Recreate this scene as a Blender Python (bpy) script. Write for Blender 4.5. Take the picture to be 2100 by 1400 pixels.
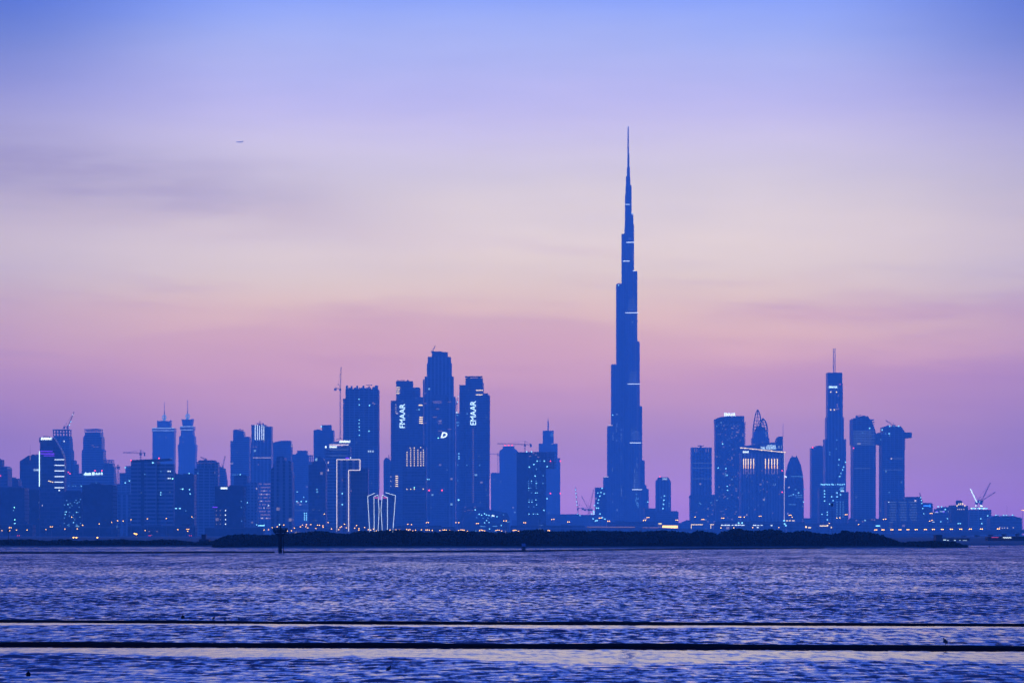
import bpy, bmesh, math, random
import numpy as np
from mathutils import Vector, Matrix

for o in list(bpy.data.objects):
    bpy.data.objects.remove(o)
SC = bpy.context.scene
COL = SC.collection
R = math.radians
random.seed(7)

# ------------------------------------------------------------------ camera
# horizontal look over the lagoon, long lens; lens shift keeps verticals upright
F, CX, HY, EYE = 6000.0, 1050.0, 1095.0, 3.2
cam_d = bpy.data.cameras.new('camera')
cam = bpy.data.objects.new('camera', cam_d)
COL.objects.link(cam)
cam.location = (0, 0, EYE)
cam.rotation_euler = (R(90), 0, 0)
cam_d.sensor_width = 36.0
cam_d.lens = 36.0 * F / 2100.0
cam_d.shift_y = (HY - 700.0) / 2100.0
cam_d.clip_start = 1.0
cam_d.clip_end = 60000.0
SC.camera = cam


def X(px, d):
    return (px - CX) / F * d


def Z(py, d):
    return EYE + (HY - py) / F * d


# ------------------------------------------------------------------ render settings
SC.view_settings.view_transform = 'Standard'
SC.view_settings.look = 'None'
SC.view_settings.exposure = 0.0
SC.view_settings.gamma = 1.0
SC.render.engine = 'CYCLES'
cy = SC.cycles
cy.use_denoising = True
cy.max_bounces = 6
cy.diffuse_bounces = 2
cy.glossy_bounces = 3
cy.transmission_bounces = 2
cy.volume_bounces = 1
cy.sample_clamp_indirect = 2.0
cy.caustics_reflective = False
cy.caustics_refractive = False
SC.render.film_transparent = False


# ------------------------------------------------------------------ node helpers
class N:
    """tiny expression wrapper round shader math nodes"""
    def __init__(self, nt, sock):
        self.nt, self.s = nt, sock

    def _m(self, op, b=None, c=None):
        n = self.nt.nodes.new('ShaderNodeMath')
        n.operation = op
        self.nt.links.new(self.s, n.inputs[0])
        for i, v in ((1, b), (2, c)):
            if v is None:
                continue
            if isinstance(v, N):
                self.nt.links.new(v.s, n.inputs[i])
            else:
                n.inputs[i].default_value = v
        return N(self.nt, n.outputs[0])

    def __add__(self, b): return self._m('ADD', b)
    def __sub__(self, b): return self._m('SUBTRACT', b)
    def __mul__(self, b): return self._m('MULTIPLY', b)
    def __truediv__(self, b): return self._m('DIVIDE', b)
    def gt(self, b): return self._m('GREATER_THAN', b)
    def lt(self, b): return self._m('LESS_THAN', b)
    def floor(self): return self._m('FLOOR')
    def fract(self): return self._m('FRACT')
    def abs(self): return self._m('ABSOLUTE')
    def exp(self): return self._m('EXPONENT')

    def smooth(self, a, b, lo=0.0, hi=1.0):
        n = self.nt.nodes.new('ShaderNodeMapRange')
        n.interpolation_type = 'SMOOTHSTEP'
        self.nt.links.new(self.s, n.inputs['Value'])
        n.inputs['From Min'].default_value = a
        n.inputs['From Max'].default_value = b
        n.inputs['To Min'].default_value = lo
        n.inputs['To Max'].default_value = hi
        return N(self.nt, n.outputs['Result'])

    def gauss(self, mid, width):
        q = (self - mid) / width
        return (q * q * -1.0).exp()


def vec(nt, x, y, z):
    n = nt.nodes.new('ShaderNodeCombineXYZ')
    for i, v in enumerate((x, y, z)):
        if isinstance(v, N):
            nt.links.new(v.s, n.inputs[i])
        else:
            n.inputs[i].default_value = v
    return n.outputs[0]


def noise(nt, v, scale=1.0, detail=3.0, rough=0.5, dims='3D'):
    n = nt.nodes.new('ShaderNodeTexNoise')
    n.noise_dimensions = dims
    nt.links.new(v, n.inputs['Vector'])
    n.inputs['Scale'].default_value = scale
    n.inputs['Detail'].default_value = detail
    n.inputs['Roughness'].default_value = rough
    return N(nt, n.outputs['Fac'])


def mixc(nt, fac, a, b, blend='MIX'):
    n = nt.nodes.new('ShaderNodeMix')
    n.data_type = 'RGBA'
    n.blend_type = blend
    n.clamp_result = False
    for i, v in ((0, fac), (6, a), (7, b)):
        if isinstance(v, N):
            nt.links.new(v.s, n.inputs[i])
        elif isinstance(v, bpy.types.NodeSocket):
            nt.links.new(v, n.inputs[i])
        elif i == 0:
            n.inputs[i].default_value = v
        else:
            n.inputs[i].default_value = (*v, 1.0)
    return n.outputs[2]


# ------------------------------------------------------------------ world: dusk sky
SUN_AZ, SUN_EL = 4.0, -2.0        # just below the skyline, a little right of centre
W = bpy.data.worlds.new('World')
SC.world = W
W.use_nodes = True
nt = W.node_tree
nt.nodes.clear()
out = nt.nodes.new('ShaderNodeOutputWorld')
bg = nt.nodes.new('ShaderNodeBackground')
nt.links.new(bg.outputs[0], out.inputs[0])
tc = nt.nodes.new('ShaderNodeTexCoord')
sep = nt.nodes.new('ShaderNodeSeparateXYZ')
nt.links.new(tc.outputs['Generated'], sep.inputs[0])
sx, sy, sz = (N(nt, sep.outputs[i]) for i in range(3))
el = sz._m('ARCSINE') * (180 / math.pi)                 # elevation, degrees
az = sx._m('ARCTAN2', sy) * (180 / math.pi)             # degrees right of the view axis
# slow irregular warp so the twilight bands are not ruled lines
wv = vec(nt, az * 0.10, el * 0.55, 3.3)
warp = noise(nt, wv, 1.0, 3.0, 0.5) - 0.5
elw = el + warp * 0.9
# twilight glow by elevation (linear colour), 0 .. 12.5 degrees
SKY = [  # elevation degrees, r, g, b
    (0.09549, 1.493, 0.5405, 1.071),
    (0.9072, 1.699, 0.7409, 0.8738),
    (1.862, 1.503, 0.7037, 0.2861),
    (2.817, 2.428, 1.061, 0.1689),
    (3.581, 3.094, 1.556, 0),
    (4.249, 3.157, 1.83, 0),
    (4.918, 3.272, 2.365, 0.2842),
    (5.682, 3.115, 2.343, 0.6537),
    (6.637, 1.9, 1.549, 0.7195),
    (7.592, 1.697, 1.396, 1.024),
    (8.547, 1.175, 1, 1.13),
    (9.502, 0.9019, 0.9345, 1.114),
    (10.46, 0.4137, 0.6102, 1.288),
    (12.3, 0.27, 0.38, 1.5),  # unseen stop above the frame, blued to tint the water's reflections
]
t = (elw / 12.5)
ramp = nt.nodes.new('ShaderNodeValToRGB')
nt.links.new(t.s, ramp.inputs[0])
cr = ramp.color_ramp
cr.interpolation = 'B_SPLINE'
while len(cr.elements) < len(SKY):
    cr.elements.new(0.5)
for e, (deg, r, g, b) in zip(cr.elements, SKY):
    e.position = max(0.0, min(1.0, deg / 12.5))
for e, (deg, r, g, b) in zip(cr.elements, SKY):
    e.color = (r / 4, g / 4, b / 4, 1)
glow = mixc(nt, 1.0, ramp.outputs[0], (4.0, 4.0, 4.0), 'MULTIPLY')
# smoke and thin cloud: soft darker, pinker streaks with uneven edges
cn = noise(nt, vec(nt, az * 0.30, el * 1.9, 7.1), 1.0, 5.0, 0.55)
cn2 = noise(nt, vec(nt, az * 0.55, el * 3.6, 1.7), 1.0, 4.0, 0.55)
band = el - (az * -0.115 + 5.75) + (cn - 0.5) * 0.9      # bank sinking to the right
bank = band.gauss(0.1, 0.8) * az.smooth(0.6, -7.0) * (cn2.smooth(0.27, 0.68, 0.56, 1.0))
glow = mixc(nt, bank * 0.92, glow, (0.70, 0.64, 0.56), 'MULTIPLY')
hill = el - (az + 1.9)._m('MULTIPLY', (az + 1.9)) * -0.021 + (cn - 0.5) * 0.9
top_edge = hill.smooth(4.62, 4.25) * el.smooth(1.9, 3.8)
glow = mixc(nt, top_edge * az.smooth(5.0, 0.5) * az.smooth(-11.0, -4.0) * 0.42, glow, (0.78, 0.66, 0.92), 'MULTIPLY')
rb = (el - 4.35 + (cn - 0.5) * 1.6).gauss(0.0, 0.38) * az.smooth(3.0, 6.0)
glow = mixc(nt, rb * 0.6, glow, (0.86, 0.74, 0.86), 'MULTIPLY')
rb2 = (el - 3.1 + (cn2 - 0.5) * 1.4).gauss(0.0, 0.45) * az.smooth(1.5, 5.5)
glow = mixc(nt, rb2 * 0.5, glow, (0.83, 0.74, 0.88), 'MULTIPLY')
wisp = noise(nt, vec(nt, az * 0.22, el * 2.4 + az * 0.12, 12.4), 1.0, 5.0, 0.6).smooth(0.5, 0.74) * el.smooth(2.2, 3.4) * el.smooth(6.6, 4.6)
glow = mixc(nt, wisp * 0.46, glow, (0.80, 0.70, 0.82), 'MULTIPLY')
fine = (cn2 - 0.5) * 0.10 + 1.0
glow = mixc(nt, 1.0, glow, vec(nt, fine, fine, fine), 'MULTIPLY')
# sideways glow falloff, with the lens's edge darkening put into the sky colour
off = (az - 0.3).abs()
fall = off.smooth(4.0, 14.5)
glow = mixc(nt, fall, glow, (0.62, 0.58, 0.48), 'MULTIPLY')
edge = off.smooth(5.2, 10.5) * el.smooth(6.8, 10.4)  # top corners darkened further, lens vignetting in the sky colour
glow = mixc(nt, edge * 0.75, glow, (0.30, 0.38, 0.66), 'MULTIPLY')
# deep blue dome above, darker to the east
dome = mixc(nt, sy.smooth(0.7, -0.8), (0.035, 0.28, 2.05), (0.035, 0.26, 1.9))
body = mixc(nt, el.smooth(9.5, 21.0), glow, dome)
east = mixc(nt, el.smooth(0.0, 30.0), (0.05, 0.10, 0.55), (0.035, 0.26, 1.9))
body = mixc(nt, off.smooth(15.0, 70.0), body, east)
# unseen band of sky darkened for the water's reflections; overhead stays bright for haze
dark = off.smooth(95.0, 40.0) * el.smooth(15.0, 25.0) * el.smooth(65.0, 42.0)
body = mixc(nt, dark * 0.86, body, (0.03, 0.04, 0.26))
# physically based twilight on top of it
nis = nt.nodes.new('ShaderNodeTexSky')
nis.sky_type = 'NISHITA'
nis.sun_disc = False
nis.sun_elevation = R(SUN_EL)
nis.sun_rotation = R(SUN_AZ)
nis.air_density = 1.6
nis.dust_density = 2.0
tw = mixc(nt, 1.0, nis.outputs[0], (0.06, 0.06, 0.06), 'MULTIPLY')
body = mixc(nt, 1.0, body, tw, 'ADD')
nt.links.new(body, bg.inputs[0])
bg.inputs[1].default_value = 1.0

# the last of the sun, from just behind the skyline
sl = bpy.data.lights.new('sun', 'SUN')
sl.energy = 0.02
sl.angle = R(6)
sl.color = (1.0, 0.62, 0.55)
so = bpy.data.objects.new('sun', sl)
COL.objects.link(so)
so.rotation_euler = (R(90 - 1.0), 0, R(-SUN_AZ + 180))

# ------------------------------------------------------------------ haze
def haze_box():
    x, y0, y1, z0, z1 = 4200, -600, 9600, -4.0, 880
    v = [(sx_ * x, yy, zz) for zz in (z0, z1) for yy in (y0, y1) for sx_ in (-1, 1)]
    f = [(0, 2, 3, 1), (4, 5, 7, 6), (0, 1, 5, 4), (2, 6, 7, 3), (0, 4, 6, 2), (1, 3, 7, 5)]
    me = bpy.data.meshes.new('haze')
    me.from_pydata(v, [], f)
    m = bpy.data.materials.new('haze_air')
    m.use_nodes = True
    t_ = m.node_tree
    t_.nodes.clear()
    o_ = t_.nodes.new('ShaderNodeOutputMaterial')
    p_ = t_.nodes.new('ShaderNodeVolumePrincipled')
    p_.inputs['Color'].default_value = (0.62, 1, 1, 1)
    p_.inputs['Density'].default_value = 0.00016
    p_.inputs['Anisotropy'].default_value = 0.0
    t_.links.new(p_.outputs[0], o_.inputs['Volume'])
    me.materials.append(m)
    ob = bpy.data.objects.new('haze', me)
    COL.objects.link(ob)
    ob['kind'] = 'stuff'
    ob['label'] = 'bluish evening haze hanging over the lagoon and the city'
    return ob


haze_box()


# ------------------------------------------------------------------ object helpers
def tag(o, label=None, cat=None, group=None, kind=None):
    for k, v in (('label', label), ('category', cat), ('group', group), ('kind', kind)):
        if v:
            o[k] = v
    return o


def link(name, me, mat=None, parent=None):
    if mat is not None and not me.materials:
        me.materials.append(mat)
    o = bpy.data.objects.new(name, me)
    COL.objects.link(o)
    if parent is not None:
        o.parent = parent
    return o


def empty(name, loc, rz=0.0):
    o = bpy.data.objects.new(name, None)
    o.empty_display_size = 1.0
    COL.objects.link(o)
    o.location = loc
    o.rotation_euler = (0, 0, rz)
    return o


class MB:
    """collects simple solids into one mesh"""
    def __init__(self):
        self.v, self.f = [], []

    def add(self, v, f):
        n = len(self.v)
        self.v += [tuple(p) for p in v]
        self.f += [tuple(i + n for i in q) for q in f]
        return self

    def box(self, x0, x1, y0, y1, z0, z1):
        v = [(x, y, z) for z in (z0, z1) for y in (y0, y1) for x in (x0, x1)]
        return self.add(v, [(0, 2, 3, 1), (4, 5, 7, 6), (0, 1, 5, 4), (2, 6, 7, 3), (0, 4, 6, 2), (1, 3, 7, 5)])

    def poly_xz(self, pts, y0, y1):
        """outline in x,z extruded along y"""
        n = len(pts)
        a = sum(pts[i][0] * pts[(i + 1) % n][1] - pts[(i + 1) % n][0] * pts[i][1] for i in range(n))
        if a < 0:
            pts = pts[::-1]
        v = [(x, y0, z) for x, z in pts] + [(x, y1, z) for x, z in pts]
        f = [tuple(range(n)), tuple(range(2 * n - 1, n - 1, -1))]
        f += [(i, i + n, (i + 1) % n + n, (i + 1) % n) for i in range(n)]
        return self.add(v, f)

    def poly_xy(self, pts, z0, z1, top=None):
        """plan outline extruded upward (top = plan of the upper rim, if different)"""
        n = len(pts)
        a = sum(pts[i][0] * pts[(i + 1) % n][1] - pts[(i + 1) % n][0] * pts[i][1] for i in range(n))
        if a < 0:
            pts = pts[::-1]
            top = top[::-1] if top else None
        top = top or pts
        v = [(x, y, z0) for x, y in pts] + [(x, y, z1) for x, y in top]
        f = [tuple(range(n - 1, -1, -1)), tuple(range(n, 2 * n))]
        f += [(i, (i + 1) % n, (i + 1) % n + n, i + n) for i in range(n)]
        return self.add(v, f)

    def lathe(self, prof, cx=0.0, cy_=0.0, n=16, sy=1.0):
        """prof = (radius, z) from bottom to top"""
        v, f = [], []
        for r, z in prof:
            for k in range(n):
                a = 2 * math.pi * k / n
                v.append((cx + r * math.cos(a), cy_ + sy * r * math.sin(a), z))
        for i in range(len(prof) - 1):
            for k in range(n):
                k2 = (k + 1) % n
                f.append((i * n + k, i * n + k2, (i + 1) * n + k2, (i + 1) * n + k))
        f.append(tuple(range(n - 1, -1, -1)))
        f.append(tuple((len(prof) - 1) * n + k for k in range(n)))
        return self.add(v, f)

    def bar(self, a, b, w, w2=None, n=4):
        """square or round bar from a to b"""
        a, b = Vector(a), Vector(b)
        d = (b - a)
        if d.length < 1e-6:
            return self
        d.normalize()
        up = Vector((0, 0, 1)) if abs(d.z) < 0.9 else Vector((1, 0, 0))
        s = d.cross(up).normalized()
        u = s.cross(d)
        w2 = w if w2 is None else w2
        v, f = [], []
        for p, ww in ((a, w), (b, w2)):
            for k in range(n):
                t_ = 2 * math.pi * (k + 0.5) / n
                v.append(p + (s * math.cos(t_) + u * math.sin(t_)) * ww * 0.5)
        f = [tuple(range(n - 1, -1, -1)), tuple(range(n, 2 * n))]
        f += [(k, (k + 1) % n, (k + 1) % n + n, k + n) for k in range(n)]
        return self.add(v, f)

    def ball(self, c, r, n=10, m=6, sz=1.0):
        prof = [(max(1e-3, r * math.sin(math.pi * i / m)), -r * sz * math.cos(math.pi * i / m) + c[2]) for i in range(m + 1)]
        return self.lathe(prof, c[0], c[1], n)

    def lattice(self, a, b, w, step, chord, brace):
        """square truss from a to b"""
        a, b = Vector(a), Vector(b)
        d = b - a
        L = d.length
        d.normalize()
        up = Vector((0, 0, 1)) if abs(d.z) < 0.8 else Vector((0, 1, 0))
        s = d.cross(up).normalized() * (w / 2)
        u = s.cross(d).normalized() * (w / 2)
        cor = [s + u, s - u, -s - u, -s + u]
        for c in cor:
            self.bar(a + c, b + c, chord)
        k = max(1, int(L / step))
        for i in range(k):
            p0, p1 = a + d * (L * i / k), a + d * (L * (i + 1) / k)
            for j in range(4):
                c0, c1 = cor[j], cor[(j + 1) % 4]
                if (i + j) % 2:
                    c0, c1 = c1, c0
                self.bar(p0 + c0, p1 + c1, brace)
                self.bar(p0 + cor[j], p0 + cor[(j + 1) % 4], brace)
        return self

    def mesh(self, name):
        me = bpy.data.meshes.new(name)
        me.from_pydata(self.v, [], self.f)
        me.update()
        return me

    def build(self, name, mat, parent=None, smooth=False):
        me = self.mesh(name)
        if smooth:
            me.polygons.foreach_set('use_smooth', [True] * len(me.polygons))
        return link(name, me, mat, parent)


# ------------------------------------------------------------------ plain materials
def plain(name, col, rough=0.6, var=0.15, scale=0.3, metal=0.0):
    m = bpy.data.materials.new(name)
    m.use_nodes = True
    t_ = m.node_tree
    p = t_.nodes['Principled BSDF']
    tcn = t_.nodes.new('ShaderNodeTexCoord')
    nz = noise(t_, tcn.outputs['Object'], scale, 4.0)
    lo = tuple(c * (1 - var) for c in col)
    hi = tuple(c * (1 + var) for c in col)
    t_.links.new(mixc(t_, nz, lo, hi), p.inputs['Base Color'])
    p.inputs['Roughness'].default_value = rough
    p.inputs['Metallic'].default_value = metal
    return m


def emit(name, col, strength):
    m = bpy.data.materials.new(name)
    m.use_nodes = True
    p = m.node_tree.nodes['Principled BSDF']
    p.inputs['Base Color'].default_value = (0.05, 0.05, 0.05, 1)
    p.inputs['Emission Color'].default_value = (*col, 1)
    p.inputs['Emission Strength'].default_value = strength
    m.cycles.emission_sampling = 'NONE'
    return m


# ------------------------------------------------------------------ water
BOOM_NEAR = [(-90, 86.0), (-27, 84.2), (-14.7, 83.9), (-4, 83.1), (1.3, 82.4), (6.7, 81.9), (14.7, 80.7), (27, 79.6), (90, 74.0)]
BOOM_MID = [(-95, 111.0), (-33, 107.7), (-18.7, 106.9), (-8, 105.1), (0, 104.1), (9.3, 103.5), (18.7, 102.1), (33, 101.0), (95, 96.5)]


def along(pts, x):
    return np.interp(x, [p[0] for p in pts], [p[1] for p in pts])


def wave_field(xx, yy, spacing):
    rng = np.random.default_rng(11)
    z = np.zeros_like(xx)
    for i in range(134):
        lam = 0.4 * (2.7 / 0.4) ** rng.random() if i < 84 else 0.2 * (0.7 / 0.2) ** rng.random()
        ang = rng.normal(0.12, 0.5)
        k = 2 * math.pi / lam
        amp = 0.0034 * lam ** 1.15 if i < 84 else 0.0026 * lam
        ph = rng.random() * 6.283
        att = np.clip((lam / spacing - 1.7) / 1.7, 0, 1)
        z += amp * att * np.sin(k * (xx * math.sin(ang) + yy * math.cos(ang)) + ph)
    # sharpen the crests a little
    z = z + 1.6 * np.clip(z, -0.2, 0.4) ** 2
    # gusts: rougher and calmer patches
    g = np.zeros_like(xx)
    for i in range(14):
        lam = 18 * (120 / 18) ** rng.random()
        ang = rng.random() * 6.283
        g += np.sin(2 * math.pi / lam * (xx * math.sin(ang) * 0.8 + yy * math.cos(ang)) + rng.random() * 6.283)
    g = 0.86 + 0.11 * g
    return z * np.clip(g, 0.35, 1.35)


def calmness(xx, yy):
    """0 = open water, 1 = slick in the lee of a boom (camera side)"""
    c = np.zeros_like(xx)
    wob = 1.0 + 0.25 * np.sin(xx * 0.23 + 1.0) + 0.15 * np.sin(xx * 0.61)
    for pts, reach in ((BOOM_NEAR, 10.5), (BOOM_MID, 4.6)):
        q = along(pts, xx) - yy
        s = np.clip((q + 0.2) / 0.4, 0, 1) * np.clip(1.0 - (q / (reach * wob)), 0, 1)
        s = np.clip(s * 2.6, 0, 1)
        c = np.maximum(c, s)
        # the booms shelter the water on our side of them
        c = np.maximum(c, np.clip(q / 3.0, 0, 1) * (0.36 if pts is BOOM_NEAR else 0.16))
    return c


def sepw(nt_, sock, i):
    q = nt_.nodes.new('ShaderNodeSeparateXYZ')
    nt_.links.new(sock, q.inputs[0])
    return q.outputs[i]


def build_water():
    rows = [52.0]
    while rows[-1] < 900:
        q = rows[-1]
        rows.append(q + q * (0.0011 if q < 220 else 0.0011 + 0.0009 * min(1.0, (q - 220) / 80)))
    rows = np.array(rows)
    ncol = 1240
    u = np.linspace(-0.30, 0.30, ncol)
    dd, uu = np.meshgrid(rows, u, indexing='ij')
    xx = dd * uu
    yy = dd
    spacing = dd * np.where(dd < 220, 0.0011, 0.0011 + 0.0009 * np.clip((dd - 220) / 80, 0, 1))
    z = wave_field(xx * 1.5, yy * 1.5, spacing * 1.5) / 1.5
    lost = np.clip((spacing - 0.17) / 0.6, 0, 1)      # waves too small for the far mesh live in the normal
    c = calmness(xx, yy)
    z *= (1 - 0.97 * c) * np.clip((0.30 - np.abs(uu)) / 0.04, 0, 1) * np.clip((dd - 52) / 6, 0, 1) * np.clip((900 - dd) / 20, 0, 1)
    co = np.stack([xx, yy, z], -1).reshape(-1, 3).astype(np.float32)
    nr = len(rows)
    i = np.arange(nr - 1)[:, None] * ncol + np.arange(ncol - 1)[None, :]
    quads = np.stack([i, i + 1, i + 1 + ncol, i + ncol], -1).reshape(-1, 4)
    # broad flat skirts so the lagoon goes on outside the finely waved part
    base = len(co)
    sk = np.array([(-2500, -300, 0), (2500, -300, 0), (2500, 52, 0), (-2500, 52, 0),
                   (-15.6, 52, 0), (15.6, 52, 0), (-270, 900, 0), (270, 900, 0),
                   (-2500, 900, 0), (2500, 900, 0)], np.float32)
    co = np.concatenate([co, sk])
    extra = np.array([(0, 1, 2, 3), (3, 4, 6, 8), (5, 2, 9, 7)]) + base
    faces = np.concatenate([quads, extra])
    me = bpy.data.meshes.new('water')
    me.vertices.add(len(co))
    me.vertices.foreach_set('co', co.ravel())
    me.loops.add(faces.size)
    me.polygons.add(len(faces))
    me.loops.foreach_set('vertex_index', faces.ravel().astype(np.int32))
    me.polygons.foreach_set('loop_start', np.arange(0, faces.size, 4, dtype=np.int32))
    me.update(calc_edges=True)
    me.polygons.foreach_set('use_smooth', np.ones(len(faces), bool))
    at = me.attributes.new('calm', 'FLOAT', 'POINT')
    at.data.foreach_set('value', np.concatenate([c.ravel(), np.zeros(len(sk))]).astype(np.float32))
    at2 = me.attributes.new('fine_waves', 'FLOAT', 'POINT')
    at2.data.foreach_set('value', np.concatenate([lost.ravel(), np.ones(len(sk))]).astype(np.float32))
    m = bpy.data.materials.new('lagoon_water')
    m.use_nodes = True
    t_ = m.node_tree
    p = t_.nodes['Principled BSDF']
    p.inputs['Base Color'].default_value = (0.002, 0.007, 0.035, 1)
    p.inputs['IOR'].default_value = 1.333
    p.inputs['Roughness'].default_value = 0.06
    tcn = t_.nodes.new('ShaderNodeTexCoord')
    mp = t_.nodes.new('ShaderNodeMapping')
    mp.inputs['Scale'].default_value = (1.15, 1.9, 1.0)
    t_.links.new(tcn.outputs['Object'], mp.inputs['Vector'])
    a = t_.nodes.new('ShaderNodeAttribute')
    a.attribute_name = 'calm'
    calm = N(t_, a.outputs['Fac'])
    # short ripples as a slope field added to the wave normal
    geo = t_.nodes.new('ShaderNodeNewGeometry')

    def slope(scale, detail, rough):
        n = t_.nodes.new('ShaderNodeTexNoise')
        t_.links.new(mp.outputs[0], n.inputs['Vector'])
        n.inputs['Scale'].default_value = scale
        n.inputs['Detail'].default_value = detail
        n.inputs['Roughness'].default_value = rough
        q = t_.nodes.new('ShaderNodeSeparateXYZ')
        t_.links.new(n.outputs['Color'], q.inputs[0])
        return N(t_, q.outputs[0]) - 0.5, N(t_, q.outputs[1]) - 0.5

    x1, y1 = slope(0.75, 2.0, 0.5)
    x2, y2 = slope(4.6, 3.0, 0.62)
    gust = noise(t_, vec(t_, N(t_, sepw(t_, tcn.outputs['Object'], 0)) * 0.03, N(t_, sepw(t_, tcn.outputs['Object'], 1)) * 0.018, 0.0), 1.0, 3.0, 0.55).smooth(0.3, 0.7, 0.5, 1.4)
    a2 = t_.nodes.new('ShaderNodeAttribute')
    a2.attribute_name = 'fine_waves'
    lostn = N(t_, a2.outputs['Fac'])
    ox = N(t_, sepw(t_, tcn.outputs['Object'], 0))
    oy = N(t_, sepw(t_, tcn.outputs['Object'], 1))
    # wind streaks and wave groups, long in the wind's direction
    st = noise(t_, vec(t_, ox * 0.5, oy * 0.09, 4.0), 1.0, 4.0, 0.62) - 0.5
    st2 = noise(t_, vec(t_, ox * 0.09, oy * 0.035, 9.0), 1.0, 3.0, 0.55) - 0.5
    st3 = noise(t_, vec(t_, ox * 2.5, oy * 0.62, 2.0), 1.0, 4.0, 0.68) - 0.5
    k = (calm * -0.86 + 1.0) * gust * (lostn * 1.5 + 1.0)
    nx = (x1 * 0.5 + x2 * (lostn * 0.55 + 0.35)) * k
    # wind ripples: steep on the side facing the shore we stand on, shallow behind
    ny = y1 * 0.4 + y2 * (lostn * 0.4 + 0.25)
    ny = ny + (st * 1.0 + st2 * 0.25) * (lostn * 0.7 + 0.3) + st3 * 1.6
    ny = (ny - ny._m('MAXIMUM', 0.0) * 0.72 - lostn * 0.012 - 0.06) * k - calm * 0.03  # calm strips also lean toward the viewer to reflect brighter sky
    va = t_.nodes.new('ShaderNodeVectorMath')
    va.operation = 'ADD'
    t_.links.new(geo.outputs['Normal'], va.inputs[0])
    t_.links.new(vec(t_, nx, ny, 0.0), va.inputs[1])
    vn = t_.nodes.new('ShaderNodeVectorMath')
    vn.operation = 'NORMALIZE'
    t_.links.new(va.outputs[0], vn.inputs[0])
    t_.links.new(vn.outputs[0], p.inputs['Normal'])
    t_.links.new((calm * -0.03 + 0.06).s, p.inputs['Roughness'])
    t_.links.new((calm * 0.3 + 1.333).s, p.inputs['IOR'])      # raised IOR brightens the reflection in the calm strips
    me.materials.append(m)
    o = bpy.data.objects.new('water', me)
    COL.objects.link(o)
    tag(o, 'rippled dark blue lagoon water reflecting the evening sky', None, None, 'structure')


build_water()


# ------------------------------------------------------------------ land
def build_ground():
    # shoreline, then one flat sheet to the horizon
    xs = list(range(-4000, 4001, 100))
    v, f = [], []
    for x in xs:
        s = 842 + 14 * math.sin(x * 0.011) + 8 * math.sin(x * 0.037 + 1)
        v += [(x, s - 10, -0.5), (x, s, 0.5), (x, s + 260, 1.5), (x, 9500, 1.5)]
    for i in range(len(xs) - 1):
        for j in range(3):
            a = i * 4 + j
            f.append((a, a + 4, a + 5, a + 1))
    me = bpy.data.meshes.new('ground')
    me.from_pydata(v, [], f)
    tag(link('ground', me, plain('sandy_ground', (0.05, 0.05, 0.042), 0.9, 0.3, 0.01)), None, None, None, 'structure')


build_ground()
M_ASPHALT = plain('asphalt', (0.05, 0.05, 0.052), 0.85, 0.15, 0.5)
M_PAINT = plain('road_paint', (0.7, 0.7, 0.66), 0.7, 0.1, 0.5)
M_CONC = plain('concrete', (0.28, 0.27, 0.26), 0.85, 0.15, 0.2)
M_DARK = plain('dark_steel', (0.03, 0.03, 0.035), 0.6, 0.2, 1.0)
M_STEEL = plain('grey_steel', (0.16, 0.16, 0.17), 0.5, 0.2, 0.6)
M_BLACK = plain('black_rubber', (0.004, 0.004, 0.004), 0.9, 0.2, 2.0)
M_BLACK.node_tree.nodes['Principled BSDF'].inputs['Specular IOR Level'].default_value = 0.1


def build_road():
    o = MB().box(-1500, 1500, 2380, 2412, 1.45, 1.504).build('road', M_ASPHALT)
    tag(o, None, None, None, 'structure')
    k = MB().box(-1500, 1500, 2374, 2379.9, 1.45, 1.63).build('pavement', M_CONC)
    tag(k, None, None, None, 'structure')
    mk = MB()
    for i in range(-240, 240):
        mk.box(i * 6.2, i * 6.2 + 3, 2395.8, 2396.2, 1.5045, 1.508)
    mk.build('lane_marking', M_PAINT, o)


build_road()


# ------------------------------------------------------------------ mangroves
M_LEAF = plain('mangrove_leaves', (0.014, 0.020, 0.010), 0.7, 0.5, 0.35)
M_BARK = plain('bark', (0.06, 0.05, 0.04), 0.9, 0.3, 1.0)
M_LEAF.node_tree.nodes['Principled BSDF'].inputs['Specular IOR Level'].default_value = 0.1
M_MUD = plain('mud', (0.05, 0.045, 0.04), 0.9, 0.3, 0.4)
TOPS = [(440, 1109), (455, 1104), (470, 1098), (500, 1096.5), (540, 1098), (572, 1096), (600, 1093.5), (650, 1092), (665, 1090.5),
        (685, 1095), (700, 1096), (740, 1093), (780, 1090), (830, 1089), (850, 1091), (880, 1093.5), (915, 1090), (950, 1090), (1000, 1092.5),
        (1030, 1094), (1060, 1090), (1105, 1088), (1150, 1092), (1175, 1090), (1200, 1090.5), (1250, 1088), (1300, 1092.5), (1340, 1088),
        (1365, 1089), (1400, 1092), (1416, 1096), (1432, 1089), (1460, 1092.5), (1472, 1099), (1490, 1089), (1510, 1085.5), (1530, 1088),
        (1548, 1091.5), (1575, 1087), (1600, 1090), (1616, 1092.5), (1640, 1090), (1660, 1090.5), (1682, 1095.5), (1705, 1098), (1722, 1093),
        (1740, 1091), (1765, 1093), (1785, 1091), (1800, 1095), (1816, 1102), (1832, 1108), (1845, 1111)]
TOPS_FAR = [(-120, 1106), (0, 1106), (60, 1107), (100, 1109), (130, 1105.5), (170, 1109), (215, 1107), (250, 1106.5), (300, 1109), (340, 1106),
            (375, 1109), (400, 1111), (425, 1109), (450, 1110), (480, 1108)]
TOPS_END = [(1838, 1112), (1870, 1110.5), (1910, 1109), (1940, 1109), (1958, 1111), (1970, 1116), (1984, 1121)]


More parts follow.
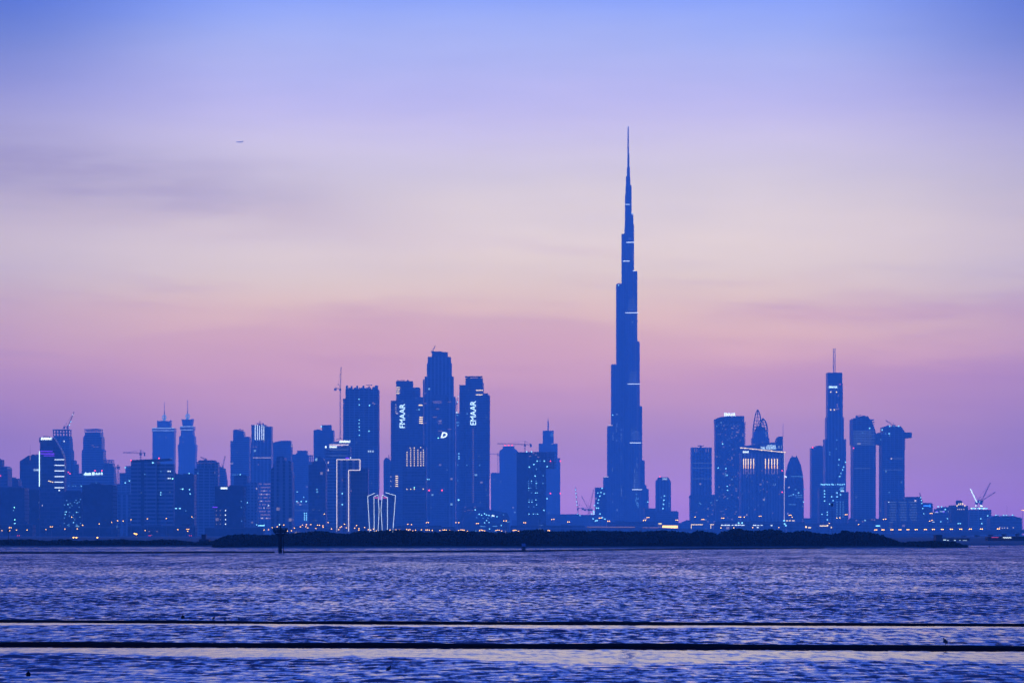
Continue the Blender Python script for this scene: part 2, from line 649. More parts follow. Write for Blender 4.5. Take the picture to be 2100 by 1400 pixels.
def thicket(name, tops, dmid, half, n, label, leaf, seed):
    rng = np.random.default_rng(seed)
    px0, px1 = tops[0][0], tops[-1][0]
    V, Fc = [], []
    nv = 0
    for i in range(n):
        d = dmid + half * (rng.random() * 2 - 1)
        px = px0 + (px1 - px0) * (i + rng.random()) / n
        top = np.interp(px, [t_[0] for t_ in tops], [t_[1] for t_ in tops])
        zt = Z(top, dmid) * (1.0 + 0.05 * rng.normal()) - abs(rng.normal()) * 0.16
        x = X(px, dmid) * d / dmid
        h = max(0.5, zt)
        rx = h * (0.42 + 0.25 * rng.random())
        k = int(90 + 39 * h)
        # leaf clumps through the crown, thicker to the outside, reaching down to the mud
        a = rng.random(k) * 6.283
        cz = rng.random(k) ** 0.8
        rr = np.sqrt(np.clip(1 - (cz * 2 - 1) ** 2 * 0.85, 0, 1)) * (0.45 + 0.6 * rng.random(k))
        P = np.stack([x + rx * rr * np.cos(a), d + rx * rr * np.sin(a), h * cz * (1 - 0.0) + 0.05], -1)
        s = leaf * (0.6 + 0.8 * rng.random((k, 1)))
        t1 = rng.normal(size=(k, 3))
        t1 /= np.linalg.norm(t1, axis=1, keepdims=True)
        t2 = np.cross(t1, rng.normal(size=(k, 3)))
        t2 /= np.linalg.norm(t2, axis=1, keepdims=True)
        q = np.stack([P - t1 * s, P + t2 * s * 0.6, P + t1 * s, P - t2 * s * 0.6], 1).reshape(-1, 3)
        V.append(q)
        Fc.append(np.arange(nv, nv + 4 * k).reshape(-1, 4))
        nv += 4 * k
    me = bpy.data.meshes.new(name)
    me.from_pydata(np.concatenate(V).tolist(), [], np.concatenate(Fc).tolist())
    o = link(name, me, M_LEAF)
    tag(o, label, None, None, 'stuff')


thicket('mangrove_thicket', TOPS, 707, 12, 620, 'dense dark mangrove thicket along the far shore of the lagoon', 0.29, 3)
thicket('mangrove_scrub', TOPS_FAR, 753, 10, 260, 'low hazy mangrove scrub on the left part of the shore', 0.24, 4)
thicket('shore_scrub', TOPS_END, 697, 7, 90, 'low dark scrub tapering off on the spit at the right', 0.2, 5)


def mud_bank(name, pts, d0, d1):
    m = MB()
    xs = np.linspace(pts[0], pts[1], 60)
    v, f = [], []
    for i, px in enumerate(xs):
        e = min(i, len(xs) - 1 - i) / 6.0
        hgt = 0.3 * min(1, e) + 0.04
        wob = 1.6 * math.sin(px * 0.031) + 1.0 * math.sin(px * 0.11)
        dm = (d0 + d1) / 2
        v += [(X(px, dm), d0 + wob, -0.4), (X(px, dm), d0 + 3 + wob, hgt), (X(px, dm), d1 - 3, hgt), (X(px, dm), d1, -0.4)]
    for i in range(len(xs) - 1):
        for j in range(3):
            a = i * 4 + j
            f.append((a, a + 4, a + 5, a + 1))
    m.add(v, f)
    tag(m.build(name, M_MUD, None, True), None, None, None, 'structure')


mud_bank('mud_bank', (430, 1990), 686, 724)
mud_bank('far_mud_bank', (-160, 500), 736, 770)


# ------------------------------------------------------------------ booms, beacon, birds and buoys
def boom(pts, r, z, label, sink=0.0):
    xs = np.linspace(pts[0][0], pts[-1][0], 520)
    rng = random.Random(int(pts[0][1]))
    ph = [rng.random() * 6 for _ in range(4)]
    # smooth the polyline
    ys = along(pts, xs)
    ker = np.ones(21) / 21
    ysm = np.convolve(np.pad(ys, 10, 'edge'), ker, 'valid')
    n = 10
    v, f = [], []
    for i, (x, y) in enumerate(zip(xs, ysm)):
        zz = z + 0.008 * math.sin(x * 0.75 + ph[0]) + 0.008 * math.sin(x * 0.25 + ph[1])
        rr = r * (1 + 0.05 * math.sin(x * 0.9 + ph[2]))
        for k in range(n):
            a = 2 * math.pi * k / n
            v.append((x, y + rr * math.cos(a), zz + rr * math.sin(a)))
    for i in range(len(xs) - 1):
        for k in range(n):
            k2 = (k + 1) % n
            f.append((i * n + k, i * n + k2, (i + 1) * n + k2, (i + 1) * n + k))
    m = MB()
    m.add(v, f)
    o = m.build('floating_boom', M_BLACK, None, True)
    tag(o, label, 'floating boom', 'long booms floating across the lagoon')


boom(BOOM_NEAR, 0.1, 0.03, 'thick black boom lying across the water in front, nearest of the long booms')
boom(BOOM_MID, 0.075, 0.02, 'thinner black boom stretched across the water just behind the thick nearest one')
FARB = [(-20, 1134.5), (300, 1134), (563, 1133.3)]
FARB2 = [(580, 1133), (800, 1132), (1074, 1130.6), (1250, 1128), (1400, 1126.3), (1560, 1125), (1690, 1124.2)]


def wpts(l):
    o = []
    for px, py in l:
        d = EYE * F / (py - HY)
        o.append((X(px, d), d))
    return o


boom(wpts(FARB), 0.2, 0.09, 'thin dark boom on the far water running left from the cage-topped beacon')
boom(wpts(FARB2), 0.2, 0.09, 'thin dark boom on the far water running right from the cage-topped beacon')

M_LAMPW = emit('white_lamp', (0.45, 0.8, 1.0), 2.5)
M_LAMPO = emit('sodium_lamp', (1.0, 0.47, 0.05), 8.0)


def beacon():
    d = 505.0
    s = d / F
    r = empty('navigation_beacon', (X(574.5, d), d, 0))
    tag(r, 'dark navigation beacon on a thick pile with a flared cage top', 'beacon')
    zz = lambda py: Z(py, d)
    MB().lathe([(0.34, -1.5), (0.34, zz(1099)), (0.42, zz(1097))], n=14).build('pile', M_BLACK, r, True)
    MB().bar((6.2 * s, 0.5, -1.5), (6.2 * s, 0.5, zz(1096)), 0.17, n=8).build('ladder_pipe', M_BLACK, r)
    MB().lathe([(0.62, zz(1099)), (0.75, zz(1096)), (1.0, zz(1093.6)), (1.0, zz(1093))], n=18).build('platform', M_BLACK, r)
    for i, (py, rad) in enumerate(((1091, 1.06), (1088.7, 1.14), (1086.2, 1.2), (1083.3, 1.24))):
        m = MB()
        for k in range(20):
            a, b = 2 * math.pi * k / 20, 2 * math.pi * (k + 1) / 20
            m.bar((rad * math.cos(a), rad * math.sin(a), zz(py)), (rad * math.cos(b), rad * math.sin(b), zz(py)), 0.25)
        m.build('cage_hoop', M_BLACK, r)
    for k in range(10):
        a = 2 * math.pi * k / 10
        MB().bar((1.0 * math.cos(a), 1.0 * math.sin(a), zz(1093.2)), (1.24 * math.cos(a), 1.24 * math.sin(a), zz(1083)), 0.1).build('cage_post', M_BLACK, r)
    MB().lathe([(0.22, zz(1093)), (0.22, zz(1086)), (0.13, zz(1084)), (0.13, zz(1079)), (0.18, zz(1078.6)), (0.18, zz(1076.6)), (0.08, zz(1076))], 0.07, 0, n=10).build('mast', M_BLACK, r)
    MB().ball((-0.1, -0.2, zz(1075)), 0.1).build('lantern', M_LAMPW, r)


beacon()


def marker():
    d = 548.0
    s = d / F
    r = empty('channel_marker', (X(1074, d), d, 0))
    tag(r, 'squat box-shaped channel marker standing on the far boom by the mangroves', 'marker')
    MB().box(-7 * s, 9 * s, -0.7, 0.7, -0.3, 0.12).build('float', M_BLACK, r)
    MB().box(-4.2 * s, 3.6 * s, -0.35, 0.35, 0.12, Z(1120, d)).build('body', M_DARK, r)
    MB().box(-4.2 * s, 3.8 * s, -0.5, 0.5, Z(1119.8, d), Z(1114, d)).build('day_board', plain('painted_board', (0.10, 0.16, 0.25), 0.6), r)
    MB().bar((-3.9 * s, 0, Z(1114, d)), (3.4 * s, 0, Z(1113.2, d)), 0.12).build('top_rail', M_DARK, r)


marker()


def buoy(px, py, wpx, label, ring=True):
    d = EYE * F / (py - HY)
    s = d / F
    w = wpx * s / 2
    r = empty('mooring_buoy', (X(px, d), d, w * 0.55))
    tag(r, label, 'buoy', 'small dark mooring buoys')
    MB().lathe([(w * 0.55, -w * 0.8), (w * 0.95, -w * 0.2), (w, w * 0.35), (w * 0.8, w * 0.9), (w * 0.35, w * 1.35), (w * 0.2, w * 1.4)], n=14).build('float', M_BLACK, r, True)
    MB().lathe([(w * 0.17, w * 1.35), (w * 0.2, w * 1.75), (w * 0.08, w * 1.95)], n=8).build('lifting_eye', M_BLACK, r)


buoy(58, 1386, 10, 'round black buoy floating in the bottom left corner of the water')
buoy(375, 1268.5, 8, 'small round buoy just behind the thinner boom on the left')

M_FEATH = plain('dark_feathers', (0.03, 0.028, 0.03), 0.8, 0.4, 8.0)
M_LEGS = plain('bird_leg', (0.05, 0.04, 0.03), 0.7)


def skin_body(name, pts, edges, mat, parent):
    """pts = (x, y, z, radius); grows one continuous skin over the joints"""
    me = bpy.data.meshes.new(name)
    me.from_pydata([p[:3] for p in pts], edges, [])
    o = link(name, me, mat, parent)
    sk = o.modifiers.new('skin', 'SKIN')
    for i, p in enumerate(pts):
        q = me.skin_vertices[0].data[i]
        q.radius = (p[3], p[3])
        q.use_root = (i == 0)
    ss = o.modifiers.new('smooth', 'SUBSURF')
    ss.levels = ss.render_levels = 2
    return o


def bird(loc, h, facing, label, swim=False):
    """a gull-sized bird; facing = -1 looks left, +1 right; h = standing height"""
    r = empty('water_bird', loc)
    tag(r, label, 'bird', 'dark water birds')
    k = h
    fx = facing
    lift = 0.0 if not swim else -0.30 * k
    P = [(0.00, 0, 0.48 * k + lift, 0.22 * k), (fx * 0.12 * k, 0, 0.60 * k + lift, 0.19 * k), (fx * 0.18 * k, 0, 0.74 * k + lift, 0.085 * k),
         (fx * 0.22 * k, 0, 0.88 * k + lift, 0.115 * k), (fx * 0.30 * k, 0, 0.89 * k + lift, 0.06 * k),
         (-fx * 0.16 * k, 0, 0.38 * k + lift, 0.15 * k), (-fx * 0.34 * k, 0, 0.28 * k + lift, 0.045 * k)]
    skin_body('body', P, [(0, 1), (1, 2), (2, 3), (3, 4), (0, 5), (5, 6)], M_FEATH, r)
    MB().bar((fx * 0.34 * k, 0, 0.885 * k + lift), (fx * 0.48 * k, 0, 0.85 * k + lift), 0.05 * k, 0.012 * k, 6).build('beak', M_LEGS, r)
    for sgn in (-1, 1):
        w = MB()
        w.add([(fx * 0.12 * k, sgn * 0.20 * k, 0.62 * k + lift), (0.0, sgn * 0.23 * k, 0.40 * k + lift), (-fx * 0.36 * k, sgn * 0.08 * k, 0.24 * k + lift), (-fx * 0.14 * k, sgn * 0.15 * k, 0.52 * k + lift),
               (fx * 0.10 * k, sgn * 0.12 * k, 0.60 * k + lift), (0.0, sgn * 0.14 * k, 0.42 * k + lift), (-fx * 0.34 * k, sgn * 0.05 * k, 0.27 * k + lift), (-fx * 0.14 * k, sgn * 0.10 * k, 0.51 * k + lift)],
              [(0, 1, 2, 3), (7, 6, 5, 4), (0, 4, 5, 1), (1, 5, 6, 2), (2, 6, 7, 3), (3, 7, 4, 0)])
        w.build('wing', M_FEATH, r)
        if not swim:
            l = MB().bar((0, sgn * 0.07 * k, 0.32 * k), (fx * 0.01 * k, sgn * 0.07 * k, 0.02 * k), 0.035 * k, 0.03 * k, 6)
            for t_ in (-0.5, 0, 0.5):
                l.bar((fx * 0.01 * k, sgn * 0.07 * k, 0.012 * k), (fx * 0.12 * k, sgn * 0.07 * k + t_ * 0.1 * k, 0.008 * k), 0.02 * k, 0.012 * k)
            l.build('leg', M_LEGS, r)


def on_boom(px, pts, r, z):
    lo, hi = pts[0][1], pts[-1][1]
    d = 92.0
    for _ in range(20):
        d = float(along(pts, X(px, d)))
    return (X(px, d), d, z + r - 0.01)


bird(on_boom(1939, BOOM_NEAR, 0.1, 0.03), 0.23, -1, 'dark bird perched on the thick nearest boom toward the right')
bird(on_boom(438, BOOM_MID, 0.075, 0.02), 0.18, 1, 'plump dark bird on the thinner boom, leftmost of three perched together')
bird(on_boom(462, BOOM_MID, 0.075, 0.02), 0.15, 1, 'slim dark bird on the thinner boom, middle one of three perched together')
bird(on_boom(490, BOOM_MID, 0.075, 0.02), 0.15, -1, 'slim dark bird on the thinner boom, rightmost of three perched together')
dd_ = EYE * F / (1374 - HY)
bird((X(797, dd_), dd_, 0.0), 0.2, 1, 'dark bird swimming low in the water near the bottom of the picture', True)


def stake(px, py, hpx, label, name='stake', ball=False):
    d = EYE * F / (py - HY)
    s = d / F
    r = empty(name, (X(px, d), d, 0))
    tag(r, label, 'marker stake', 'small stakes in the far water')
    MB().lathe([(1.6 * s, -0.5), (1.4 * s, 0.35 * hpx * s), (0.5 * s, 0.45 * hpx * s), (0.4 * s, hpx * s)], n=8).build('post', M_DARK, r)
    if ball:
        MB().ball((0, 0, hpx * s), 1.2 * s).build('top_mark', M_DARK, r)


stake(444, 1133, 6, 'short stake by the far boom on the left, between scrub and beacon')
stake(981, 1130.5, 6, 'short stake by the far boom, left of the squat channel marker')
stake(1346, 1127, 6, 'short stake by the far boom, below the tallest tower')
stake(1498, 1126, 5, 'short stake by the far boom, right of the tallest tower')
stake(1756, 1122.5, 17, 'slender pale stake in front of the right end of the mangroves', ball=True)
stake(2029, 1121, 5, 'tiny stake in the open water beyond the spit, left one', ball=True)
stake(2066, 1120.5, 4, 'tiny stake in the open water beyond the spit, right one')


# ------------------------------------------------------------------ facades
def facade(name, floor, bay, slab, mull, glass, wall, lit=0.0, litcol=(1.0, 0.8, 0.55), litstr=1.2, off=0.0):
    """glass between floor edges and piers, in metres of the building itself"""
    m = bpy.data.materials.new(name)
    m.use_nodes = True
    t_ = m.node_tree
    p = t_.nodes['Principled BSDF']
    tcn = t_.nodes.new('ShaderNodeTexCoord')
    q = t_.nodes.new('ShaderNodeSeparateXYZ')
    t_.links.new(tcn.outputs['Object'], q.inputs[0])
    x, y, z = (N(t_, q.outputs[i]) for i in range(3))
    g = t_.nodes.new('ShaderNodeNewGeometry')
    qn = t_.nodes.new('ShaderNodeSeparateXYZ')
    t_.links.new(g.outputs['True Normal'], qn.inputs[0])
    side = N(t_, qn.outputs[0]).abs().gt(0.72)
    flat = N(t_, qn.outputs[2]).abs().gt(0.6)
    u = (x * (side * -1.0 + 1.0) + y * side + 500.0) / bay
    w = (z + off + 400.0) / floor
    cu, cw = u.floor(), w.floor()
    win = u.fract().gt(mull) * w.fract().gt(slab) * (flat * -1.0 + 1.0)
    oi = t_.nodes.new('ShaderNodeObjectInfo')
    rnd = N(t_, oi.outputs['Random'])
    wn = t_.nodes.new('ShaderNodeTexWhiteNoise')
    t_.links.new(vec(t_, cu + rnd * 31.0, cw, side * 7.0), wn.inputs['Vector'])
    rv = N(t_, wn.outputs['Value'])
    # blinds and different panes make every window a little different; weathering on the wall
    g2 = mixc(t_, rv * rv, glass, tuple(c * 2.6 + 0.012 for c in glass))
    wear = noise(t_, vec(t_, x * 0.05, y * 0.05, z * 0.012), 1.0, 4.0, 0.6).smooth(0.3, 0.7)
    wl = mixc(t_, wear, tuple(c * 0.78 for c in wall), tuple(c * 1.15 for c in wall))
    t_.links.new(mixc(t_, win, wl, g2), p.inputs['Base Color'])
    t_.links.new((win * -0.45 + 0.75).s, p.inputs['Roughness'])
    if lit > 0:
        on = rv.gt(1.0 - lit) * win
        wn2 = t_.nodes.new('ShaderNodeTexWhiteNoise')
        t_.links.new(vec(t_, cu + 91.0, cw, rnd * 9.0), wn2.inputs['Vector'])
        r2 = N(t_, wn2.outputs['Value'])
        t_.links.new(mixc(t_, r2.gt(0.72), litcol, (0.45, 0.85, 1.0)), p.inputs['Emission Color'])
        t_.links.new((on * (r2 * 0.9 + 0.25) * litstr).s, p.inputs['Emission Strength'])
        m.cycles.emission_sampling = 'NONE'
    return m


GLASS = facade('blue_curtain_wall', 3.9, 3.0, 0.22, 0.12, (0.018, 0.03, 0.05), (0.11, 0.12, 0.14), 0.003, (1.0, 0.75, 0.6), 0.6)
GLASS2 = facade('grey_curtain_wall', 3.7, 4.2, 0.30, 0.10, (0.03, 0.045, 0.06), (0.20, 0.205, 0.215), 0.004, (1.0, 0.75, 0.6), 0.6)
PIER = facade('vertical_pier_wall', 3.7, 6.0, 0.16, 0.42, (0.02, 0.03, 0.045), (0.27, 0.265, 0.26), 0.006, (1.0, 0.75, 0.6), 0.6)
BAND = facade('banded_floor_wall', 3.8, 9.0, 0.45, 0.06, (0.02, 0.03, 0.045), (0.28, 0.275, 0.26), 0.004, (1.0, 0.75, 0.6), 0.6)
RESI = facade('small_window_wall', 3.5, 4.0, 0.42, 0.45, (0.02, 0.028, 0.04), (0.30, 0.28, 0.26), 0.012, (1.0, 0.75, 0.6), 0.5)
RESIL = facade('small_window_wall_evening', 3.5, 4.0, 0.40, 0.42, (0.02, 0.028, 0.04), (0.17, 0.16, 0.15), 0.05, (1.0, 0.72, 0.62), 0.5)
RAW = facade('bare_concrete_frame', 3.6, 7.0, 0.32, 0.16, (0.012, 0.014, 0.018), (0.27, 0.26, 0.25), 0.004)
TALLW = facade('silver_fin_wall', 3.7, 5.2, 0.24, 0.34, (0.02, 0.03, 0.05), (0.17, 0.175, 0.185), 0.004, (0.6, 0.85, 1.0), 0.4)
DARKG = facade('dark_glass_wall', 3.8, 3.4, 0.18, 0.10, (0.010, 0.018, 0.03), (0.04, 0.045, 0.055), 0.003, (1.0, 0.75, 0.6), 0.6)
M_ROOF = plain('roof_grey', (0.12, 0.12, 0.12), 0.85, 0.2, 0.2)

EM = {
    'c': emit('light_cool', (0.27, 0.78, 1.0), 2.6), 'w': emit('light_white', (0.78, 0.92, 1.0), 2.1),
    'y': emit('light_warm', (1.0, 0.72, 0.34), 2.7), 'o': M_LAMPO, 'r': emit('light_red', (1.0, 0.05, 0.07), 5.0),
    'p': emit('light_violet', (0.2, 0.03, 1.0), 1.4), 'g': emit('light_green', (0.3, 1.0, 0.7), 4.0),
    'b': emit('light_blue', (0.03, 0.22, 1.0), 3.0), 'k': emit('light_rose', (1.0, 0.78, 0.72), 1.4),
    'C': emit('light_cool_dim', (0.2, 0.6, 1.0), 0.75), 'W': emit('light_white_strong', (0.75, 0.92, 1.0), 2.8),
    'k2': emit('light_rose_dim', (1.0, 0.6, 0.62), 0.42), 's': emit('sign_light', (0.62, 0.9, 1.0), 2.6),
    'y2': emit('light_amber', (1.0, 0.55, 0.14), 3.0), 'm': emit('light_pink', (1.0, 0.12, 0.45), 1.0),
    'ol': emit('outline_lamp', (1.0, 0.84, 0.76), 2.1), 'wl': emit('outline_lamp_white', (0.78, 0.92, 1.0), 2.4),
    's2': emit('sign_light_dim', (0.62, 0.85, 1.0), 1.2), 'f': emit('light_white_faint', (0.5, 0.75, 1.0), 0.30),
}
_LM = {}


def strip_mesh(key, w, h, t):
    k = (key, round(w, 2), round(h, 2), round(t, 2))
    if k not in _LM:
        me = MB().box(-w / 2, w / 2, -t, 0, -h / 2, h / 2).mesh('light')
        me.materials.append(EM[key])
        _LM[k] = me
    return _LM[k]


_TX = {}


def text_points(txt, bold=0.0, shear=0.0):
    """verts and faces of a line of lettering, unit box 0..1"""
    k = (txt, bold, shear)
    if k in _TX:
        return _TX[k]
    cu = bpy.data.curves.new('lettering', 'FONT')
    cu.body = txt
    cu.size = 1.0
    cu.offset = bold
    cu.shear = shear
    cu.extrude = 0.06
    cu.resolution_u = 3
    o = bpy.data.objects.new('lettering', cu)
    COL.objects.link(o)
    dg = bpy.context.evaluated_depsgraph_get()
    me = bpy.data.meshes.new_from_object(o.evaluated_get(dg))
    v = np.array([p.co[:] for p in me.vertices])
    f = [tuple(p.vertices) for p in me.polygons]
    bpy.data.objects.remove(o)
    bpy.data.curves.remove(cu)
    bpy.data.meshes.remove(me)
    lo, hi = v.min(0), v.max(0)
    v = (v - lo) / np.maximum(hi - lo, 1e-6)
    _TX[k] = (v, f)
    return _TX[k]


class B:
    """one thing of the city, built in metres about its foot; px, py are only used to survey it"""
    def __init__(self, name, label, cat, px, d, group=None, z0=1.5):
        self.px, self.d, self.z0 = px, d, z0
        self.r = empty(name, (X(px, d), d, z0))
        tag(self.r, label, cat, group)

    def x(self, px): return (px - self.px) / F * self.d
    def z(self, py): return Z(py, self.d) - self.z0
    def m(self, n): return n / F * self.d

    def box(self, part, x0, x1, yt, yb=None, mat=GLASS, y0=0.0, dep=None, par=None):
        a, b = self.x(x0), self.x(x1)
        dep = dep or max(16.0, (b - a) * 0.75)
        return MB().box(a, b, y0, y0 + dep, 0.0 if yb is None else self.z(yb), self.z(yt)).build(part, mat, par or self.r)

    def poly(self, part, pts, mat=GLASS, y0=0.0, dep=24.0, par=None):
        return MB().poly_xz([(self.x(a), self.z(b)) for a, b in pts], y0, y0 + dep).build(part, mat, par or self.r)

    def plan(self, part, cx, w, yt, yb=None, mat=GLASS, n=24, sq=3.0, sy=0.8, y0=0.0, top=1.0, par=None):
        """rounded (superellipse) plan"""
        a = self.m(w) / 2
        c = self.x(cx)
        pts, tp = [], []
        for k in range(n):
            t_ = 2 * math.pi * (k + 0.5) / n
            ux = math.copysign(abs(math.cos(t_)) ** (2 / sq), math.cos(t_))
            uy = math.copysign(abs(math.sin(t_)) ** (2 / sq), math.sin(t_))
            pts.append((c + a * ux, y0 + a * sy + a * sy * uy))
            tp.append((c + a * top * ux, y0 + a * sy + a * top * sy * uy))
        return MB().poly_xy(pts, 0.0 if yb is None else self.z(yb), self.z(yt), tp).build(part, mat, par or self.r)

    def lathe(self, part, cx, prof, mat=GLASS, n=16, y=12.0, par=None, smooth=False, sy=1.0):
        return MB().lathe([(self.m(r), self.z(p)) for r, p in prof], self.x(cx), y, n, sy).build(part, mat, par or self.r, smooth)

    def mast(self, px, y0, y1, w=0.6, w1=None, mat=M_DARK, part='mast', y=10.0):
        w1 = w if w1 is None else w1
        return MB().lathe([(self.m(w) / 2, self.z(y0)), (self.m(w1) / 2, self.z(y1))], self.x(px), y, 8).build(part, mat, self.r)

    def light(self, px, py, key='c', w=1.7, h=1.7, y=-0.4, part=None, par=None, label=None):
        o = bpy.data.objects.new(part or ('warning_light' if key == 'r' else 'lit_window'), strip_mesh(key, self.m(w), self.m(h), 0.35))
        COL.objects.link(o)
        o.parent = par or self.r
        o.location = (self.x(px), y, self.z(py))
        if label:
            o['label'] = label
        return o

    def lights(self, pts, key='c', w=1.7, h=1.7, y=-0.4, part=None):
        for px, py in pts:
            self.light(px, py, key, w, h, y, part)

    def bars(self, rects, key='w', y=-0.4, part='light_strip'):
        for x0, x1, py, h in rects:
            self.light((x0 + x1) / 2, py, key, x1 - x0, h, y, part)

    def line(self, pts, key='w', w=1.1, y=-0.8, part='outline_light'):
        """a lit edge along a polyline, each run its own lamp strip"""
        for (x0, y0_), (x1, y1_) in zip(pts[:-1], pts[1:]):
            MB().bar((self.x(x0), y, self.z(y0_)), (self.x(x1), y, self.z(y1_)), self.m(w)).build(part, EM[key], self.r)

    def sign(self, txt, x0, x1, yt, yb, key='s', y=-0.6, up=False, bold=0.02, shear=0.0, part='sign'):
        v, f = text_points(txt, bold, shear)
        W_, H_ = self.x(x1) - self.x(x0), self.z(yt) - self.z(yb)
        if up:      # letters read upwards
            P = [(self.x(x1) - q[1] * W_, y - q[2] * 0.5, self.z(yb) + q[0] * H_) for q in v]
        else:
            P = [(self.x(x0) + q[0] * W_, y - q[2] * 0.5, self.z(yb) + q[1] * H_) for q in v]
        me = bpy.data.meshes.new('sign')
        me.from_pydata(P, [], f)
        return link(part, me, EM[key], self.r)

    def slabs(self, x0, x1, yt, yb, n, mat=M_CONC, dep=14.0, y0=2.0, part='balcony', h=0.35):
        """projecting floor edges, one part each"""
        me = None
        for i in range(n):
            py = yt + (yb - yt) * i / max(1, n - 1)
            if me is None:
                me = MB().box(-self.m(x1 - x0) / 2, self.m(x1 - x0) / 2, y0, y0 + dep, -h, h).mesh(part)
                me.materials.append(mat)
            o = bpy.data.objects.new(part, me)
            COL.objects.link(o)
            o.parent = self.r
            o.location = (self.x((x0 + x1) / 2), 0, self.z(py))

    def frame(self, part, x0, x1, yt, yb, nb=4, mat=M_CONC, t=0.8, dep=18.0, y0=1.0):
        """open column-and-beam storey under construction"""
        m = MB()
        a, b, zt, zb = self.x(x0), self.x(x1), self.z(yt), self.z(yb)
        for yy in (y0, y0 + dep):
            for i in range(nb + 1):
                xx = a + (b - a) * i / nb
                m.bar((xx, yy, zb - 0.5), (xx, yy, zt), t)
            m.bar((a - t / 2, yy, zt), (b + t / 2, yy, zt), t)
            m.bar((a, yy, (zt + zb) / 2), (b, yy, (zt + zb) / 2), t * 0.7)
        for xx in (a, b):
            m.bar((xx, y0, zt), (xx, y0 + dep, zt), t)
        return m.build(part, mat, self.r)

    def roof(self, x0, x1, yt, seed=0, y0=0.0, tall=2.4):
        """plant room, parapet and small aerials"""
        rg = random.Random(seed + int(x0 * 7))
        w = x1 - x0
        a = x0 + w * rg.uniform(0.12, 0.35)
        b = a + w * rg.uniform(0.25, 0.4)
        hgt = self.m(tall * rg.uniform(0.6, 1.0))
        z = self.z(yt)
        MB().box(self.x(a), self.x(b), y0 + 4, y0 + 12, z, z + hgt).build('plant_room', M_ROOF, self.r)
        MB().box(self.x(x0) + 0.15, self.x(x1) - 0.15, y0 + 0.15, y0 + 0.5, z, z + 1.1).build('parapet', M_ROOF, self.r)
        if rg.random() < 0.6:
            q = x0 + w * rg.uniform(0.5, 0.9)
            MB().bar((self.x(q), y0 + 6, z), (self.x(q), y0 + 6, z + self.m(rg.uniform(2, 5))), 0.5).build('aerial', M_DARK, self.r)


def crane(label, px, ybase, yjib, xtip, xtail, d, yapex=None, group='tower cranes over the building sites', lit=()):
    """hammerhead tower crane, foot at ybase"""
    zb = Z(ybase, d)
    b = B('tower_crane', label, 'crane', px, d, group, zb)
    zj = b.z(yjib)
    hw = max(1.6, b.m(1.1))
    MB().lattice((0, 0, 0), (0, 0, zj), hw, hw * 1.4, 0.42, 0.26).build('mast', M_DARK, b.r)
    za = b.z(yapex if yapex else yjib - 5)
    MB().lattice((0, 0, zj), (b.x(xtip), 0, zj + abs(b.x(xtip)) * 0.03), hw * 0.8, hw * 1.6, 0.40, 0.24).build('jib', M_DARK, b.r)
    MB().lattice((0, 0, zj), (b.x(xtail), 0, zj), hw * 0.8, hw * 1.6, 0.40, 0.24).build('counter_jib', M_DARK, b.r)
    xt = b.x(xtail)
    MB().box(min(xt, xt * 0.72), max(xt, xt * 0.72), -1.2, 1.2, zj - 4.0, zj + 0.4).build('counterweight', M_CONC, b.r)
    MB().lattice((0, 0, zj), (0, 0, za), hw * 0.6, hw, 0.4, 0.24).build('apex', M_DARK, b.r)
    MB().bar((0, 0, za), (b.x(xtip) * 0.7, 0, zj + abs(b.x(xtip)) * 0.02 + 0.5), 0.3).build('tie_rod', M_DARK, b.r)
    MB().bar((0, 0, za), (xt * 0.9, 0, zj + 0.5), 0.3).build('tie_rod', M_DARK, b.r)
    MB().box(-hw, hw, -2.4, -0.6, zj - 3.0, zj - 0.4).build('cab', M_STEEL, b.r)
    for lx, ly, k in lit:
        b.light(lx, ly, k, 1.6, 1.6, -1.5, 'work_light')
    return b


def luffer(label, px, ybase, ypiv, tip, d, tail=None, group='tower cranes over the building sites', lit=(), jmat=None, w=1.0):
    """luffing crane with a raised jib"""
    zb = Z(ybase, d)
    b = B('luffing_crane', label, 'crane', px, d, group, zb)
    zp = b.z(ypiv)
    hw = max(1.5, b.m(1.0)) * w
    MB().lattice((0, 0, 0), (0, 0, zp), hw, hw * 1.4, 0.42, 0.26).build('mast', M_DARK, b.r)
    tx, tz = b.x(tip[0]), b.z(tip[1])
    MB().lattice((0, 0, zp), (tx, 0, tz), hw * 0.75, hw * 1.5, 0.40, 0.24).build('jib', jmat or M_DARK, b.r)
    sg = -1 if tx > 0 else 1
    L = math.hypot(tx, tz - zp) * 0.28
    MB().lattice((0, 0, zp), (sg * L, 0, zp + L * 0.1), hw * 0.75, hw * 1.4, 0.40, 0.24).build('counter_jib', M_DARK, b.r)
    MB().box(min(sg * L, sg * L * 0.6), max(sg * L, sg * L * 0.6), -1.2, 1.2, zp - 2.6, zp + 0.3).build('counterweight', M_CONC, b.r)
    ax, az_ = sg * L * 0.35, zp + L * 0.85
    MB().bar((0, 0, zp), (ax, 0, az_), 0.6).build('apex', M_DARK, b.r)
    MB().bar((ax, 0, az_), (tx * 0.9, 0, zp + (tz - zp) * 0.9), 0.26).build('tie_rod', M_DARK, b.r)
    MB().bar((ax, 0, az_), (sg * L * 0.9, 0, zp + L * 0.1), 0.26).build('tie_rod', M_DARK, b.r)
    MB().box(-hw, hw, -2.3, -0.6, zp - 2.6, zp - 0.2).build('cab', M_STEEL, b.r)
    for lx, ly, k in lit:
        b.light(lx, ly, k, 1.8, 1.8, -1.5, 'work_light')
    return b


# ================================================================== the city, left of the tallest tower
GH = 'towers and blocks of the hazy skyline'

